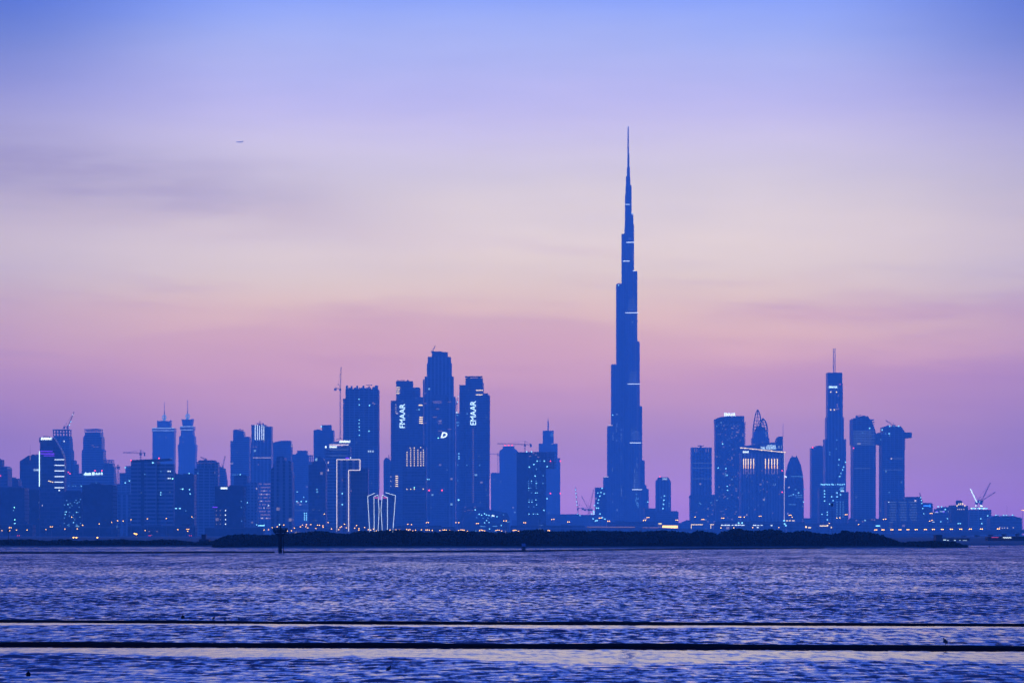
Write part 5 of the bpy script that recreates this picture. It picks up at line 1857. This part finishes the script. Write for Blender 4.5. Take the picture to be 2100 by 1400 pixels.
b.slabs(1794.5, 1797.4, 912, 924, 4, M_CONC, 30, 4, 'floor_edge', 0.8)
b.slabs(1854.2, 1857.6, 902, 920, 5, M_CONC, 30, 4, 'floor_edge', 0.8)
b.slabs(1782, 1794, 860, 880, 5, M_CONC, 30, 4, 'floor_edge', 0.6)
for i in range(9):
    b.bars([(1750, 1794 - i % 2 * 6, 884 + i * 3.4, 0.7)], 'f', -0.5, 'floor_light')
b.box('rebar_bay', 1757, 1760, 851, 857, M_CONC, 8, 10)
b.box('rebar_bay', 1770, 1776, 851.4, 853, M_CONC, 8, 10)
b.box('rebar_bay', 1820, 1828, 871.5, 873.6, M_CONC, 8, 10)
b.lights([(1783.5, 877.8), (1809, 881), (1824.5, 873.6), (1834, 873.6), (1842.6, 873.6), (1823.4, 888.6)], 'c', 2.2, 2.2, -0.6)
b.lights([(1769, 887), (1816, 889), (1824, 893), (1806, 901), (1817, 965.5), (1823.5, 1009.3)], 'C', 2.2, 2)
b.lights([(1828, 940)], 'k', 2.8, 2.4)
b.lights([(1848.6, 988.4), (1817, 967.5), (1755.6, 1019.5)], 'f', 2.6, 2.8)
b.lights([(1750.3, 918.6)], 'r', 2, 2)
b.bars([(1830, 1852, 940, 0.7), (1811, 1850, 963, 0.6), (1752, 1785, 960, 0.6)], 'f', -0.5, 'floor_light')
luffer('small crane on the left tower of the bridged pair', 1758.5, 857, 854, (1766, 850), 4890)
luffer('small crane leaning left on the right tower of the bridged pair', 1831, 874, 871.5, (1816, 861.5), 4890)

b = B('office_block', 'broad low office block with faint lit floors right of the bridged pair', 'building', 1855, 4200)
b.box('main_block', 1819, 1892, 1025, None, GLASS2, 0, 30)
b.box('upper_block', 1857, 1890, 1018, 1024.8, GLASS2, 3, 24)
for j in range(11):
    for k in range(3):
        b.bars([(1822 + k * 21 + (j * 7 % 5), 1838 + k * 21, 1029 + j * 5.2, 0.9)], 'f', part='floor_light')
b.lights([(1877, 1026)], 'k', 3, 3, -0.6)
b.lights([(1822.6, 1029), (1863.6, 1074)], 'w', 2.2, 1.8)
b.roof(1822, 1855, 1025, 61)
luffer('lit crane leaning left in front of the low office block', 1897, 1085, 1062, (1886, 1010), 4100, lit=((1888, 1020, 'c'), (1889.3, 1025.6, 'c'), (1890.2, 1031.5, 'c'), (1892, 1042, 'c'), (1894, 1053, 'c'), (1896, 1064, 'c'), (1902, 1075, 'c')))
b = B('blue_glass_block', 'small block with a blue lit strip behind the low lit crane', 'building', 1902, 4500)
b.box('main_block', 1888, 1913, 1032, None, GLASS, 0, 24)
b.bars([(1894, 1907, 1036.6, 2.0)], 'b', part='blue_strip')
b.lights([(1907, 1036.6)], 'b', 2.2, 5)
b.roof(1890, 1911, 1032, 62)

b = B('stepped_lit_block', 'stepped low block with violet lights and white windows, far right group', 'building', 1934, 4300)
b.poly('main_block', [(1913, 1099), (1913, 1050), (1920, 1050), (1920, 1043), (1926, 1043), (1926, 1040.5), (1951, 1040.5), (1951, 1099)], GLASS2, 0, 26)
b.lights([(1923.8, 1038.3), (1931, 1038.6), (1938.4, 1044)], 'c', 2.4, 2)
b.bars([(1927, 1937, 1048.3, 1.2), (1944, 1950.5, 1048.3, 1.2), (1917, 1924, 1050, 1.2)], 's2', part='lit_strip')
b.lights([(1921, 1048.5), (1935, 1048.6), (1913.6, 1073)], 'p', 3.6, 3)
b.bars([(1943, 1951, 1071.2, 2.2), (1929, 1936, 1077.5, 2.2), (1912, 1916, 1070, 1.4)], 'w', part='lit_strip')
b.lights([(1929.3, 1069), (1943, 1063)], 'c', 1.8, 1.8)
b.roof(1928, 1949, 1040.5, 63)
b = B('crowned_block', 'dark low block with a small crown of white lamps, far right group', 'building', 1967, 4000)
b.box('main_block', 1951.3, 1976, 1035.5, None, DARKG, 0, 26)
b.box('right_wing', 1976.2, 1986, 1036.5, None, DARKG, 3, 22)
b.plan('crown', 1968.5, 13, 1026.5, 1035.3, DARKG, 16, 4, 0.8, 4)
b.box('crown_plate', 1964, 1972, 1025.4, 1026.3, M_DARK, 6, 6)
b.lights([(1962.4, 1036.4), (1966.4, 1033.4), (1970.4, 1032.8), (1974.2, 1033), (1978.6, 1036.2)], 'y', 1.4, 3.6, -0.5)
b.lights([(1964, 1043.7), (1967.6, 1043.7), (1971.6, 1043.7), (1976.6, 1043.7)], 'k', 1.6, 1.6)
b.lights([(1965, 1072.8), (1969, 1072.8)], 'c', 2.2, 2)
b = B('site_office_block', 'low block with a bright row of roof floodlights under two cranes, far right', 'building', 2010, 4500)
b.box('main_block', 1988, 2033, 1044.5, None, RAW, 0, 30)
b.frame('open_storey', 1990, 2024, 1040.6, 1044.4, 6, M_CONC, 0.6, 24)
for i in range(12):
    b.light(1991.5 + i * 2.9, 1042, 'c' if i % 3 else 'W', 2.2, 2.2, -1.0, 'work_light')
b.lights([(2001.8, 1036.6), (2011.6, 1036.6), (2013, 1037)], 'W', 3.4, 2.6, -1.2, 'work_light')
b.lights([(2025.6, 1057), (2011.2, 1063), (2013.4, 1072.8)], 'c', 2.2, 2.2)
luffer('bright white lit crane jib leaning left over the far right site', 2003.5, 1044, 1030, (1990, 1001.6), 4480, jmat=EM['s'], w=0.9)
luffer('dark luffing crane jib leaning steeply right over the far right site', 2012, 1044, 1029, (2031, 989), 4500, lit=((2008.6, 1028.6, 'c'),))
luffer('dark luffing crane jib leaning low to the right over the far right site', 2014, 1044, 1026, (2042, 1008), 4520)
b = B('domed_hall', 'low hall with three small roof domes lit cyan, right edge', 'building', 2063, 3800)
b.box('main_block', 2031, 2096, 1062, None, GLASS2, 0, 30)
b.poly('roof', [(2031, 1061.9), (2037, 1058.8), (2043, 1056.6), (2048, 1056.6), (2053, 1059.8), (2059, 1057), (2068, 1057), (2073, 1059.6), (2078, 1056.8), (2083, 1058.2), (2091, 1061.9)], GLASS2, 2, 26)
for px in (2042, 2044.6, 2047.4, 2055.4, 2058, 2061, 2064, 2067.5, 2076, 2079):
    b.light(px, 1055.8, 'C' if px % 2 else 'c', 1.8, 1.8, -0.6, 'roof_lamp')
b.lights([(2050, 1081), (2055, 1082), (2060, 1082), (2066, 1082), (2078, 1081.5)], 'k', 1.6, 1.8)
b.roof(2084, 2094, 1062, 64)


# ================================================================== low frontage along the shore road
def front(label, x0, x1, yt, d, mat=DARKG, seed=0, steps=(), lit=()):
    b = B('low_building', label, 'building', (x0 + x1) / 2, d)
    b.box('main_block', x0, x1, yt, None, mat, 0, 20)
    for k, (a, c, y_) in enumerate(steps):
        b.box('upper_block', a, c, y_, yt - 0.04 if False else yt, mat, 3, 12)
    b.roof(x0 + 1, x1 - 1, yt, seed, 0, 1.6)
    for pts, key, w, h in lit:
        b.lights(pts, key, w, h)
    return b


front('long low building at the left end of the shore road', -20, 66, 1076, 2650, DARKG, 1, ((6, 22, 1072), (40, 54, 1070)))
front('low building below the dark office block', 84, 240, 1082, 2600, DARKG, 2, ((96, 120, 1076), (150, 170, 1078), (205, 228, 1075)))
front('low building below the dark slab block', 262, 400, 1080, 2620, DARKG, 3, ((300, 330, 1076), (372, 388, 1074)), (([(322, 1089), (306, 1089)], 'k2', 3, 1),))
front('low building below the grid of white windows', 420, 540, 1083, 2620, DARKG, 4, ((470, 500, 1079),))
front('low building right of the ribbed tower', 602, 688, 1081, 2640, GLASS2, 5, ((612, 628, 1077),), (([(607, 1092), (612, 1092), (640, 1091.5)], 'y', 4, 1.4),))
front('long low building below the lettered cluster', 806, 935, 1082, 2660, GLASS2, 6, ((815, 830, 1078), (880, 905, 1077)))
b = front('low shop row with white lit fronts below the amber-finned hotel', 1464, 1612, 1071, 3600, GLASS2, 7, ((1480, 1500, 1068), (1540, 1556, 1067)))
b.bars([(1478.5, 1484, 1076.2, 1.6), (1485.5, 1490, 1076.2, 1.6), (1491, 1497, 1076.2, 1.6), (1500.5, 1504, 1076.2, 1.3), (1506.5, 1512, 1076, 1.6), (1513, 1519, 1076, 1.6), (1520, 1527, 1076.4, 1.4), (1544, 1551, 1076.5, 1.5), (1553, 1557, 1076.6, 1.2), (1560, 1564, 1076.4, 1.2), (1552, 1556, 1081, 1.6), (1580.5, 1584, 1076.8, 1.6)], 'w', -0.5, 'shop_light')
b.lights([(1514.6, 1071.6), (1521.8, 1071.6), (1608, 1067), (1609, 1073.5), (1611.6, 1077)], 'c', 2.8, 2.4, -0.5)
b = front('low lit terminal between the bullet-shaped tower and the office block', 1614, 1760, 1074, 3700, GLASS2, 8, ((1630, 1650, 1070), (1690, 1706, 1069)))
b.bars([(1612, 1616, 1067, 1.3), (1618, 1622, 1067, 1.3), (1624, 1629, 1067, 1.3), (1657, 1663, 1081.3, 1.4), (1681, 1697, 1077.6, 1.3)], 'y', -0.5, 'shop_light')
b.lights([(1652.6, 1079.4), (1697, 1077), (1705, 1081)], 'y', 2.4, 2.4)
b = front('long low lit block at the foot of the bridged pair', 1740, 1822, 1064.5, 3900, GLASS2, 9, ((1745, 1762, 1062),))
b.lights([(1756, 1066.5), (1774, 1066.4), (1788, 1064.8), (1793, 1065.4), (1769, 1069)], 'k2', 2.4, 1.8)
b.lights([(1774, 1066.5)], 'c', 2.2, 2)
b.bars([(1796, 1804.5, 1077.7, 2.0)], 'c', part='shop_light')
front('low dim block behind the overpass, below the far right cranes', 1830, 1960, 1072, 3900, GLASS2, 10, ((1850, 1870, 1068),))
front('low dim building right of the tallest tower along the shore road', 1245, 1345, 1071, 3800, GLASS2, 11, ((1262, 1280, 1067), (1310, 1322, 1068)))
front('long low dim building left of the tallest tower along the shore road', 1046, 1200, 1079, 2900, GLASS2, 12, ((1100, 1118, 1075), (1150, 1165, 1074)), (([(1112, 1086), (1107, 1084)], 'f', 4, 2),))

# ------------------------------------------------------------------ billboard, gateways, viaduct
b = B('billboard', 'bright yellow lit billboard by the road right of the tallest tower', 'billboard', 1374, 2500, None, 1.5)
b.box('panel', 1358.4, 1390, 1077, 1083.6, EM['y2'], 0, 0.6)
b.box('frame', 1357.9, 1390.5, 1076.4, 1084.1, M_DARK, 0.65, 0.3)
for px in (1362, 1374, 1386):
    b.box('post', px - 0.3, px + 0.3, 1084.15, None, M_STEEL, 0.2, 0.4)
b = B('kiosk', 'tiny kiosk with two lit strips left of the yellow billboard', 'kiosk', 1352.5, 2500)
b.box('body', 1349.5, 1356.8, 1071.5, None, M_CONC, 0, 4)
b.box('roof', 1348.8, 1357.4, 1070.9, 1071.45, M_ROOF, -0.6, 5)
b.bars([(1350.6, 1357, 1073.2, 1.3), (1350, 1357, 1082.2, 1.3)], 'y', part='lit_strip')


def gateway(label, x0, x1, yt, yb, legs):
    b = B('entrance_gate', label, 'gate', (x0 + x1) / 2, 2700, 'glowing entrance gates')
    b.box('beam', x0, x1, yt, yt + 1.8, M_CONC, 0, 2)
    for px in legs:
        b.box('post', px - 0.5, px + 0.5, yt + 1.85, None, M_CONC, 0.3, 1.2)
        b.line([(px, yb), (px, yt + 2)], 'y', 0.9, -0.4, 'lit_strip')
    b.line([(x0, yt + 0.9), (x1, yt + 0.9)], 'y', 1.1, -0.4, 'lit_strip')


gateway('wide glowing entrance gate below the mullioned square tower', 1417, 1441.5, 1074.2, 1084, (1417.6,))
gateway('narrow glowing entrance gate below the curved lettered tower', 1456.5, 1464, 1074, 1083.5, (1457.6,))


def deck(name, label, pts, d0, wid, thick, part_n, rail_key=None):
    """elevated road: deck, parapets and piers; pts = (px, py of the top edge)"""
    px0 = pts[0][0]
    b = B(name, label, 'bridge', px0, d0)
    P = [(b.x(a), b.z(c)) for a, c in pts]
    dk = MB()
    for (xa, za), (xb, zb) in zip(P[:-1], P[1:]):
        dk.add([(xa, 0, za - thick), (xb, 0, zb - thick), (xb, wid, zb - thick), (xa, wid, za - thick), (xa, 0, za - 0.9), (xb, 0, zb - 0.9), (xb, wid, zb - 0.9), (xa, wid, za - 0.9)],
               [(3, 2, 1, 0), (4, 5, 6, 7), (0, 1, 5, 4), (1, 2, 6, 5), (2, 3, 7, 6), (3, 0, 4, 7)])
    dk.build('deck', M_CONC, b.r)
    for yy in (0.0, wid - 0.35):
        rl = MB()
        for (xa, za), (xb, zb) in zip(P[:-1], P[1:]):
            rl.add([(xa, yy, za - 0.88), (xb, yy, zb - 0.88), (xb, yy + .35, zb - 0.88), (xa, yy + .35, za - 0.88), (xa, yy, za), (xb, yy, zb), (xb, yy + .35, zb), (xa, yy + .35, za)],
                   [(3, 2, 1, 0), (4, 5, 6, 7), (0, 1, 5, 4), (1, 2, 6, 5), (2, 3, 7, 6), (3, 0, 4, 7)])
        rl.build('parapet', M_CONC, b.r)
    L = P[-1][0] - P[0][0]
    for i in range(part_n):
        xx = P[0][0] + L * (i + 0.5) / part_n
        zz = float(np.interp(xx, [p[0] for p in P], [p[1] for p in P]))
        if zz - thick < 0.8:
            continue
        MB().box(xx - 0.7, xx + 0.7, wid * 0.3, wid * 0.7, -0.3, zz - thick - 0.9).box(xx - 0.9, xx + 0.9, wid * 0.12, wid * 0.88, zz - thick - 0.9, zz - thick - 0.02).build('pier', M_CONC, b.r)
    return b


b = deck('viaduct', 'low viaduct with faint rosy car light trails in front of the tallest tower', [(1195, 1081), (1203, 1079.2), (1260, 1079), (1330, 1080), (1400, 1083), (1500, 1086)], 2450, 9, 2.2, 14)
b.bars([(1204, 1240, 1079.8, 0.8), (1241, 1302, 1080, 0.8)], 'k2', -0.3, 'edge_glow')  # long-exposure car light trails drawn as glowing strips along the deck
b.bars([(1318, 1330, 1081.2, 0.7), (1332, 1350, 1081.2, 0.7)], 'k2', -0.3, 'edge_glow')
b = deck('overpass', 'dark highway overpass rising gently to the right edge', [(1660, 1093), (1740, 1095), (1840, 1094.5), (1900, 1093), (1960, 1090.5), (2020, 1087.5), (2080, 1085.5), (2160, 1084)], 1900, 14, 2.6, 18)

# ------------------------------------------------------------------ street lamps
def lamp_meshes(h, double, d):
    """pole, arms and heads; heads are the glowing lanterns"""
    s = d / F
    pole = MB().lathe([(0.16, 0), (0.14, h * 0.5), (0.08, h)], n=8).mesh('lamp_pole')
    pole.materials.append(M_STEEL)
    w = (1.3 if not double else 1.75) * s
    arm = MB()
    if double:
        arm.bar((-w * 1.05, 0, h), (w * 1.05, 0, h), 0.12)
    else:
        arm.bar((0, 0, h), (0, -1.0, h + 0.1), 0.12)
    arm = arm.mesh('lamp_arm')
    arm.materials.append(M_STEEL)
    r = min(1.05, max(0.34, 0.92 * s))
    head = MB().lathe([(r * 0.5, -r * 0.55), (r, -r * 0.2), (r * 0.95, r * 0.25), (r * 0.3, r * 0.6)], n=10).mesh('lamp_head')
    head.materials.append(M_LAMPO)
    return pole, arm, head, w


_LP = {}
TALL = [(147.5, 1060, 1), (394, 1059.5, 1), (665, 1053.5, 1), (836.5, 1074.5, 1), (844, 1075, 1), (876.5, 1071, 2), (935, 1071.3, 1), (941, 1071.3, 1), (979, 1072.5, 2),
        (1033, 1067.5, 1), (1038, 1067.5, 1), (1076, 1071, 2), (1131.5, 1064.6, 1), (1136, 1064.4, 1), (1166, 1069.8, 2), (1231, 1061.5, 2), (1248, 1068, 2), (1321.5, 1066.6, 2),
        (1328.8, 1060.4, 2), (1388, 1066, 2), (1425.2, 1059.8, 1), (1441.5, 1064.5, 2), (1482.4, 1061.8, 2), (1517.2, 1059.6, 2), (1526, 1059.8, 1), (1558.8, 1057.8, 2),
        (1620.4, 1055.8, 2), (1624.4, 1060, 1), (1716, 1062, 1), (1722, 1061.5, 1), (1735.2, 1054.6, 2), (1811.4, 1064.6, 1), (1816, 1064.2, 1), (1909.5, 1052.2, 2),
        (1906, 1068, 1), (1911, 1066.6, 1), (2097, 1045.8, 2), (105.5, 1079.5, 2), (21, 1081.3, 2), (385.3, 1084.6, 2)]
SHORT = [(4.5, 1087.5), (20.5, 1087.6), (34.4, 1086.5), (56, 1086.3), (94.4, 1085.3), (133.6, 1084.4), (158.6, 1084), (170, 1076.6), (204, 1074), (229.5, 1070.6), (241.5, 1067.5),
         (253, 1068), (268.8, 1065.2), (302.4, 1063.4), (341.4, 1062.6), (298, 1087.3), (276.6, 1093.8), (280.4, 1095.2), (365, 1085.6), (385.2, 1088.8), (151.4, 1102), (157.4, 1102),
         (200.4, 1102.2), (541.8, 1086.2), (551, 1085.6), (558.4, 1081.6), (568.6, 1079.7), (582.3, 1076), (589.8, 1088.2), (598, 1088), (604, 1082.2), (616.2, 1080), (620.4, 1076),
         (627.4, 1079.4), (628.6, 1075.2), (631.4, 1082), (637.7, 1075.2), (648, 1083.4), (651.3, 1076.2), (655.2, 1076.4), (662.4, 1077.6), (662.8, 1080.8), (673, 1071), (680, 1084),
         (694.6, 1085.3), (697.4, 1081), (700.5, 1079.4), (706.4, 1074.4), (710.4, 1082), (727.3, 1082.4), (731.2, 1077), (736.2, 1083.2), (736.2, 1086.4), (747.8, 1081), (755.4, 1085.4),
         (760.4, 1086.2), (766.2, 1084.4), (772, 1088), (800, 1086.3), (812, 1086.3), (820, 1086), (834, 1085.2), (837.6, 1086.4), (841, 1085.4), (846.6, 1088), (852.4, 1086.4), (864.4, 1086.2),
         (873.6, 1086.4), (877, 1085.8), (880.4, 1086.6), (886.6, 1087.2), (902, 1087.2), (908.8, 1086.4), (912, 1086), (915.2, 1086.5), (922, 1087), (940.6, 1087), (945.4, 1086.2), (949, 1086.2), (952, 1086.8),
         (958.6, 1088.2), (983.4, 1087.6), (986.8, 1086.4), (990, 1087.2), (994, 1088.2), (1017.2, 1087.2), (1020.6, 1086.4), (1024, 1086.6), (1029, 1088.4), (1052.4, 1087.4), (1055.4, 1087), (1058.4, 1086.8), (1063.4, 1088.6),
         (1120.6, 1088.4), (1124, 1087.2), (1127, 1087.6), (1478.4, 1082.2), (1504.6, 1081.8), (1543.4, 1081.4), (1597, 1081.2), (1653, 1081), (1700.4, 1072.6), (1760.6, 1075)]
OVER = [1796, 1811, 1829, 1845.4, 1862, 1879, 1898, 1914.4, 1932.4, 1951, 1970, 1990, 2012.6, 2047.4]
MARKS = [(0, 'the left edge'), (62, 'the chamfered tower'), (106, 'the curved roof tower'), (200, 'the dark office block'), (250, 'the striped low block'), (311, 'the dark slab block'), (377, 'the twin spires'),
         (422, 'the square unfinished block'), (470, 'the grid of white windows'), (540, 'the white-striped crown'), (578, 'the ribbed tower'), (618, 'the block-topped tower'), (650, 'the domed dark tower'), (703, 'the outlined corner building'),
         (740, 'the construction giant'), (783, 'the petal building'), (834, 'the left sideways lettering'), (862, 'the cream window grid'), (900, 'the tallest cluster tower'), (950, 'the serrated lettered tower'),
         (1000, 'the cyan-lit dome'), (1043, 'the hazy red-lit tower'), (1085, 'the dark construction block'), (1130, 'the needle-spired step tower'), (1175, 'the string-of-lights crane'), (1233, 'the light-draped block'),
         (1290, 'the tallest tower'), (1330, 'the right foot of the tallest tower'), (1375, 'the yellow billboard'), (1438, 'the mullioned square tower'), (1495, 'the curved lettered tower'), (1550, 'the amber-finned hotel'), (1600, 'the sloping roof edge end'),
         (1628, 'the bullet-shaped tower'), (1665, 'the low terminal'), (1713, 'the twin-mast tower'), (1770, 'the left bridged tower'), (1830, 'the right bridged tower'), (1905, 'the blue-striped small block'),
         (1967, 'the crown-lamped block'), (2010, 'the far right cranes'), (2063, 'the domed hall'), (2095, 'the right edge')]
ORD = ['first', 'second', 'third', 'fourth', 'fifth', 'sixth', 'seventh', 'eighth', 'ninth', 'tenth', 'eleventh', 'twelfth', 'thirteenth', 'fourteenth', 'fifteenth']


def name_by_place(items, what):
    """label for each lamp from the landmark it stands below, counted from the left where several share one"""
    by = {}
    for i, it in enumerate(items):
        k = min(MARKS, key=lambda q: abs(q[0] - it[0]))[1]
        by.setdefault(k, []).append(i)
    out = {}
    for k, l in by.items():
        l.sort(key=lambda i: (items[i][0], items[i][1]))
        for n, i in enumerate(l):
            if len(l) == 1:
                out[i] = '%s below %s' % (what, k)
            else:
                out[i] = '%s below %s, %s from left' % (what, k, ORD[n])
    return out


def place_lamp(px, py, d, double, label, group, z0=1.508):
    h = round((Z(py, d) - z0) * 2) / 2
    h = max(h, 1.0)
    k = (h, double, d)
    if k not in _LP:
        _LP[k] = lamp_meshes(h, double, d)
    pole, arm, head, w = _LP[k]
    r = empty('street_lamp', (X(px, d), d, Z(py, d) - h))
    tag(r, label, 'street lamp', group)
    for nm, me in (('lamp_pole', pole), ('lamp_arm', arm)):
        o = bpy.data.objects.new(nm, me)
        COL.objects.link(o)
        o.parent = r
    for xx in ((-w, w) if double else (0.0,)):
        o = bpy.data.objects.new('lamp_head', head)
        COL.objects.link(o)
        o.parent = r
        o.location = (xx, 0 if double else -1.0, h + (0.0 if double else 0.1))


lab = name_by_place(TALL, 'tall orange street lamp')
for i, (px, py, n) in enumerate(TALL):
    place_lamp(px, py, 2378.0 if px < 1860 else 2372.0, n == 2, lab[i], 'tall street lamps along the shore road')
lab = name_by_place(SHORT, 'low orange street lamp')
for i, (px, py) in enumerate(SHORT):
    dd_ = 2376.0
    if py > 1092:
        dd_ = 1300.0
    place_lamp(px, py, dd_, False, lab[i], 'low street lamps along the shore road')
for i, px in enumerate(OVER):
    d_ = 1903.0
    top = float(np.interp(px, [1660, 1740, 1840, 1900, 1960, 2020, 2080], [1093, 1095, 1094.5, 1093, 1090.5, 1087.5, 1085.5]))
    py = 1085.8 - (px - 1796) * 0.008
    zt = Z(top, 1900.0) - 0.9
    k = ('o', i)
    h = max(1.2, Z(py, d_) - zt)
    pole, arm, head, w = lamp_meshes(h, True, d_)
    r = empty('street_lamp', (X(px, d_), d_, zt))
    tag(r, 'double orange lamp on the highway overpass, %s from the left' % ORD[i], 'street lamp', 'double lamps on the overpass')
    for nm, me in (('lamp_pole', pole), ('lamp_arm', arm)):
        link(nm, me, None, r)
    for xx in (-w, w):
        o = link('lamp_head', head, None, r)
        o.location = (xx, 0, h)


# ------------------------------------------------------------------ odds and ends along the shore
def mast(name, label, px, ytop, d, w=0.5, head=None):
    b = B(name, label, 'mast', px, d, None, 0.9)
    b.mast(px, HY + (EYE - 0.9) / d * F, ytop, w, w * 0.6, M_DARK, 'pole', 0)
    if head:
        b.box('lamp_frame', px - head, px + head, ytop - 1.5, ytop + 4.5, M_DARK, -0.6, 1.2)
    return b


mast('light_mast', 'tall unlit floodlight mast rising in front of the twin-mast tower', 1706.2, 1033, 1000, 0.9, 1.9)
mast('radio_mast', 'thin dark pole rising from the mangroves below the dark construction block', 1107.2, 1064, 870, 0.6)
mast('radio_mast', 'thin pale aerial behind the domed hall at the right edge', 2065, 1037.5, 3790, 0.5)
mast('radio_mast', 'thin pole just right of the crown-lamped block', 1938.5, 1064, 2600, 0.5)
b = mast('signal_mast', 'squat dark signal post at the far left above the scrub', 17, 1086, 900, 1.6, 1.5)

b = B('blockhouse', 'small dark blockhouse with a stub tower on the scrub shore', 'hut', 416, 783, None, 0.2)
b.box('base', 408, 428, 1105, None, M_DARK, 0, 5)
b.box('tower', 412.3, 420.6, 1096, 1105, M_DARK, 1, 2.6)
b.box('roof_slab', 411.9, 421, 1095.2, 1095.9, M_DARK, 0.8, 3)
b = B('boat_shed', 'dark boxy shed above the end of the mangroves on the right', 'shed', 1926, 862, None, 0.4)
b.box('body', 1919.5, 1932.5, 1097, None, M_DARK, 0, 5)
b.box('roof_slab', 1918.8, 1933.2, 1096, 1096.9, M_DARK, -0.3, 5.6)
b = B('jetty_shed', 'low shed with a row of small white lamps behind the right spit', 'shed', 1960, 1000, None, 0.9)
b.box('body', 1931, 1988, 1103.5, None, M_DARK, 0, 6)
b.box('roof_slab', 1930.5, 1988.5, 1102.7, 1103.4, M_ROOF, -0.4, 7)
b.bars([(1934, 1939.5, 1106.4, 1.6), (1942, 1945, 1107.2, 1.2), (1956, 1959.6, 1107.2, 1.2), (1967, 1969.5, 1107.5, 0.9), (1974, 1982, 1107.5, 0.7)], 's2', -0.4, 'shed_lamp')
b = B('quay_shed', 'long low quay building with wavy white lights at the right edge', 'shed', 2080, 990, None, 0.9)
b.box('body', 2026, 2140, 1100, None, M_DARK, 0, 6)
b.box('roof_slab', 2025.5, 2140.5, 1099.2, 1099.9, M_ROOF, -0.4, 7)
for i in range(8):
    b.light(2057.5 + i * 2.1, 1101.6 + (0.5 if i % 2 else 0), 'w', 1.5, 1.2, -0.4, 'shed_lamp')
b.bars([(2033, 2047, 1098.6 + 2.6, 0.7)], 'm', -0.4, 'shed_lamp')

M_CARB = plain('car_paint', (0.08, 0.08, 0.09), 0.35, 0.1, 1.0)
M_TYRE = plain('tyre', (0.01, 0.01, 0.01), 0.9)
M_CGL = plain('car_glass', (0.01, 0.012, 0.015), 0.1)


def car(px, d, label, key='r', z0=1.504):
    r = empty('car', (X(px, d), d, z0))
    tag(r, label, 'car', 'cars on the shore road')
    MB().poly_xz([(-2.2, 0.35), (-2.25, 0.75), (-1.6, 0.95), (2.0, 0.95), (2.2, 0.8), (2.2, 0.35)], -0.88, 0.88).build('body', M_CARB, r)
    MB().poly_xz([(-1.1, 0.96), (-0.5, 1.45), (1.1, 1.45), (1.8, 0.96)], -0.75, 0.75).build('cabin', M_CGL, r)
    for xx in (-1.4, 1.35):
        for yy in (-0.92, 0.72):
            me = MB().lathe([(0.33, 0), (0.33, 0.2)], n=12).mesh('wheel')
            me.materials.append(M_TYRE)
            o = link('wheel', me, None, r)
            o.rotation_euler = (R(-90), 0, 0)
            o.location = (xx, yy, 0.33)
    for xx in (-0.75, 0.75):
        o = link('tail_light', MB().box(-0.22, 0.22, -0.12, 0, -0.12, 0.12).mesh('tail_light'), EM[key], r)
        o.location = (xx, -0.9, 0.7)
    return r


car(38, 2388, 'car with pink-red tail lights on the road at the far left')
car(308, 2388, 'car with red lights on the road below the dark slab block')
car(391, 2388, 'car with red lights on the road below the twin spires')
car(1322, 2388, 'car with red lights on the road below the tallest tower')


def airliner():
    d = 15000.0
    r = empty('airliner', (X(491, d), d, Z(291.5, d)))
    tag(r, 'tiny dark airliner flying high in the left part of the sky', 'airplane')
    f = MB()
    n = 12
    prof = [(-18, .3, .2), (-16, 1.3, 0), (-13, 1.9, 0), (0, 1.95, 0), (9, 1.9, 0), (14, 1.2, .5), (18, .35, 1.0)]
    v, fc = [], []
    for x, rr, zz in prof:
        for k in range(n):
            a = 2 * math.pi * k / n
            v.append((x, rr * math.cos(a), zz + rr * math.sin(a)))
    for i in range(len(prof) - 1):
        for k in range(n):
            k2 = (k + 1) % n
            fc.append((i * n + k, (i + 1) * n + k, (i + 1) * n + k2, i * n + k2))
    fc += [tuple(range(n)), tuple(range(len(v) - 1, len(v) - 1 - n, -1))]
    f.add(v, fc)
    f.build('fuselage', M_STEEL, r, True)
    for sg in (-1, 1):
        w = MB()
        w.add([(-3, sg * 1.5, -.8), (3.5, sg * 1.5, -.8), (6.5, sg * 17, .9), (4.8, sg * 17, .9), (-3, sg * 1.5, -.2), (3.5, sg * 1.5, -.2), (6.5, sg * 17, 1.05), (4.8, sg * 17, 1.05)],
              [(0, 1, 2, 3), (7, 6, 5, 4), (0, 4, 5, 1), (1, 5, 6, 2), (2, 6, 7, 3), (3, 7, 4, 0)])
        w.build('wing', M_STEEL, r)
        e = MB().bar((-2.2, sg * 5.6, -1.7), (1.2, sg * 5.6, -1.7), 2.0, 1.4, 10)
        e.build('engine', M_STEEL, r)
        t_ = MB()
        t_.add([(14, sg * .5, .9), (17, sg * .5, .9), (18.4, sg * 6, 1.4), (17, sg * 6, 1.4), (14, sg * .5, 1.2), (17, sg * .5, 1.2), (18.4, sg * 6, 1.5), (17, sg * 6, 1.5)],
               [(0, 1, 2, 3), (7, 6, 5, 4), (0, 4, 5, 1), (1, 5, 6, 2), (2, 6, 7, 3), (3, 7, 4, 0)])
        t_.build('tailplane', M_STEEL, r)
    MB().poly_xz([(12.5, 1.6), (17.5, 1.2), (19, 6.5), (17, 6.5)], -.15, .15).build('tail_fin', M_STEEL, r)


airliner()
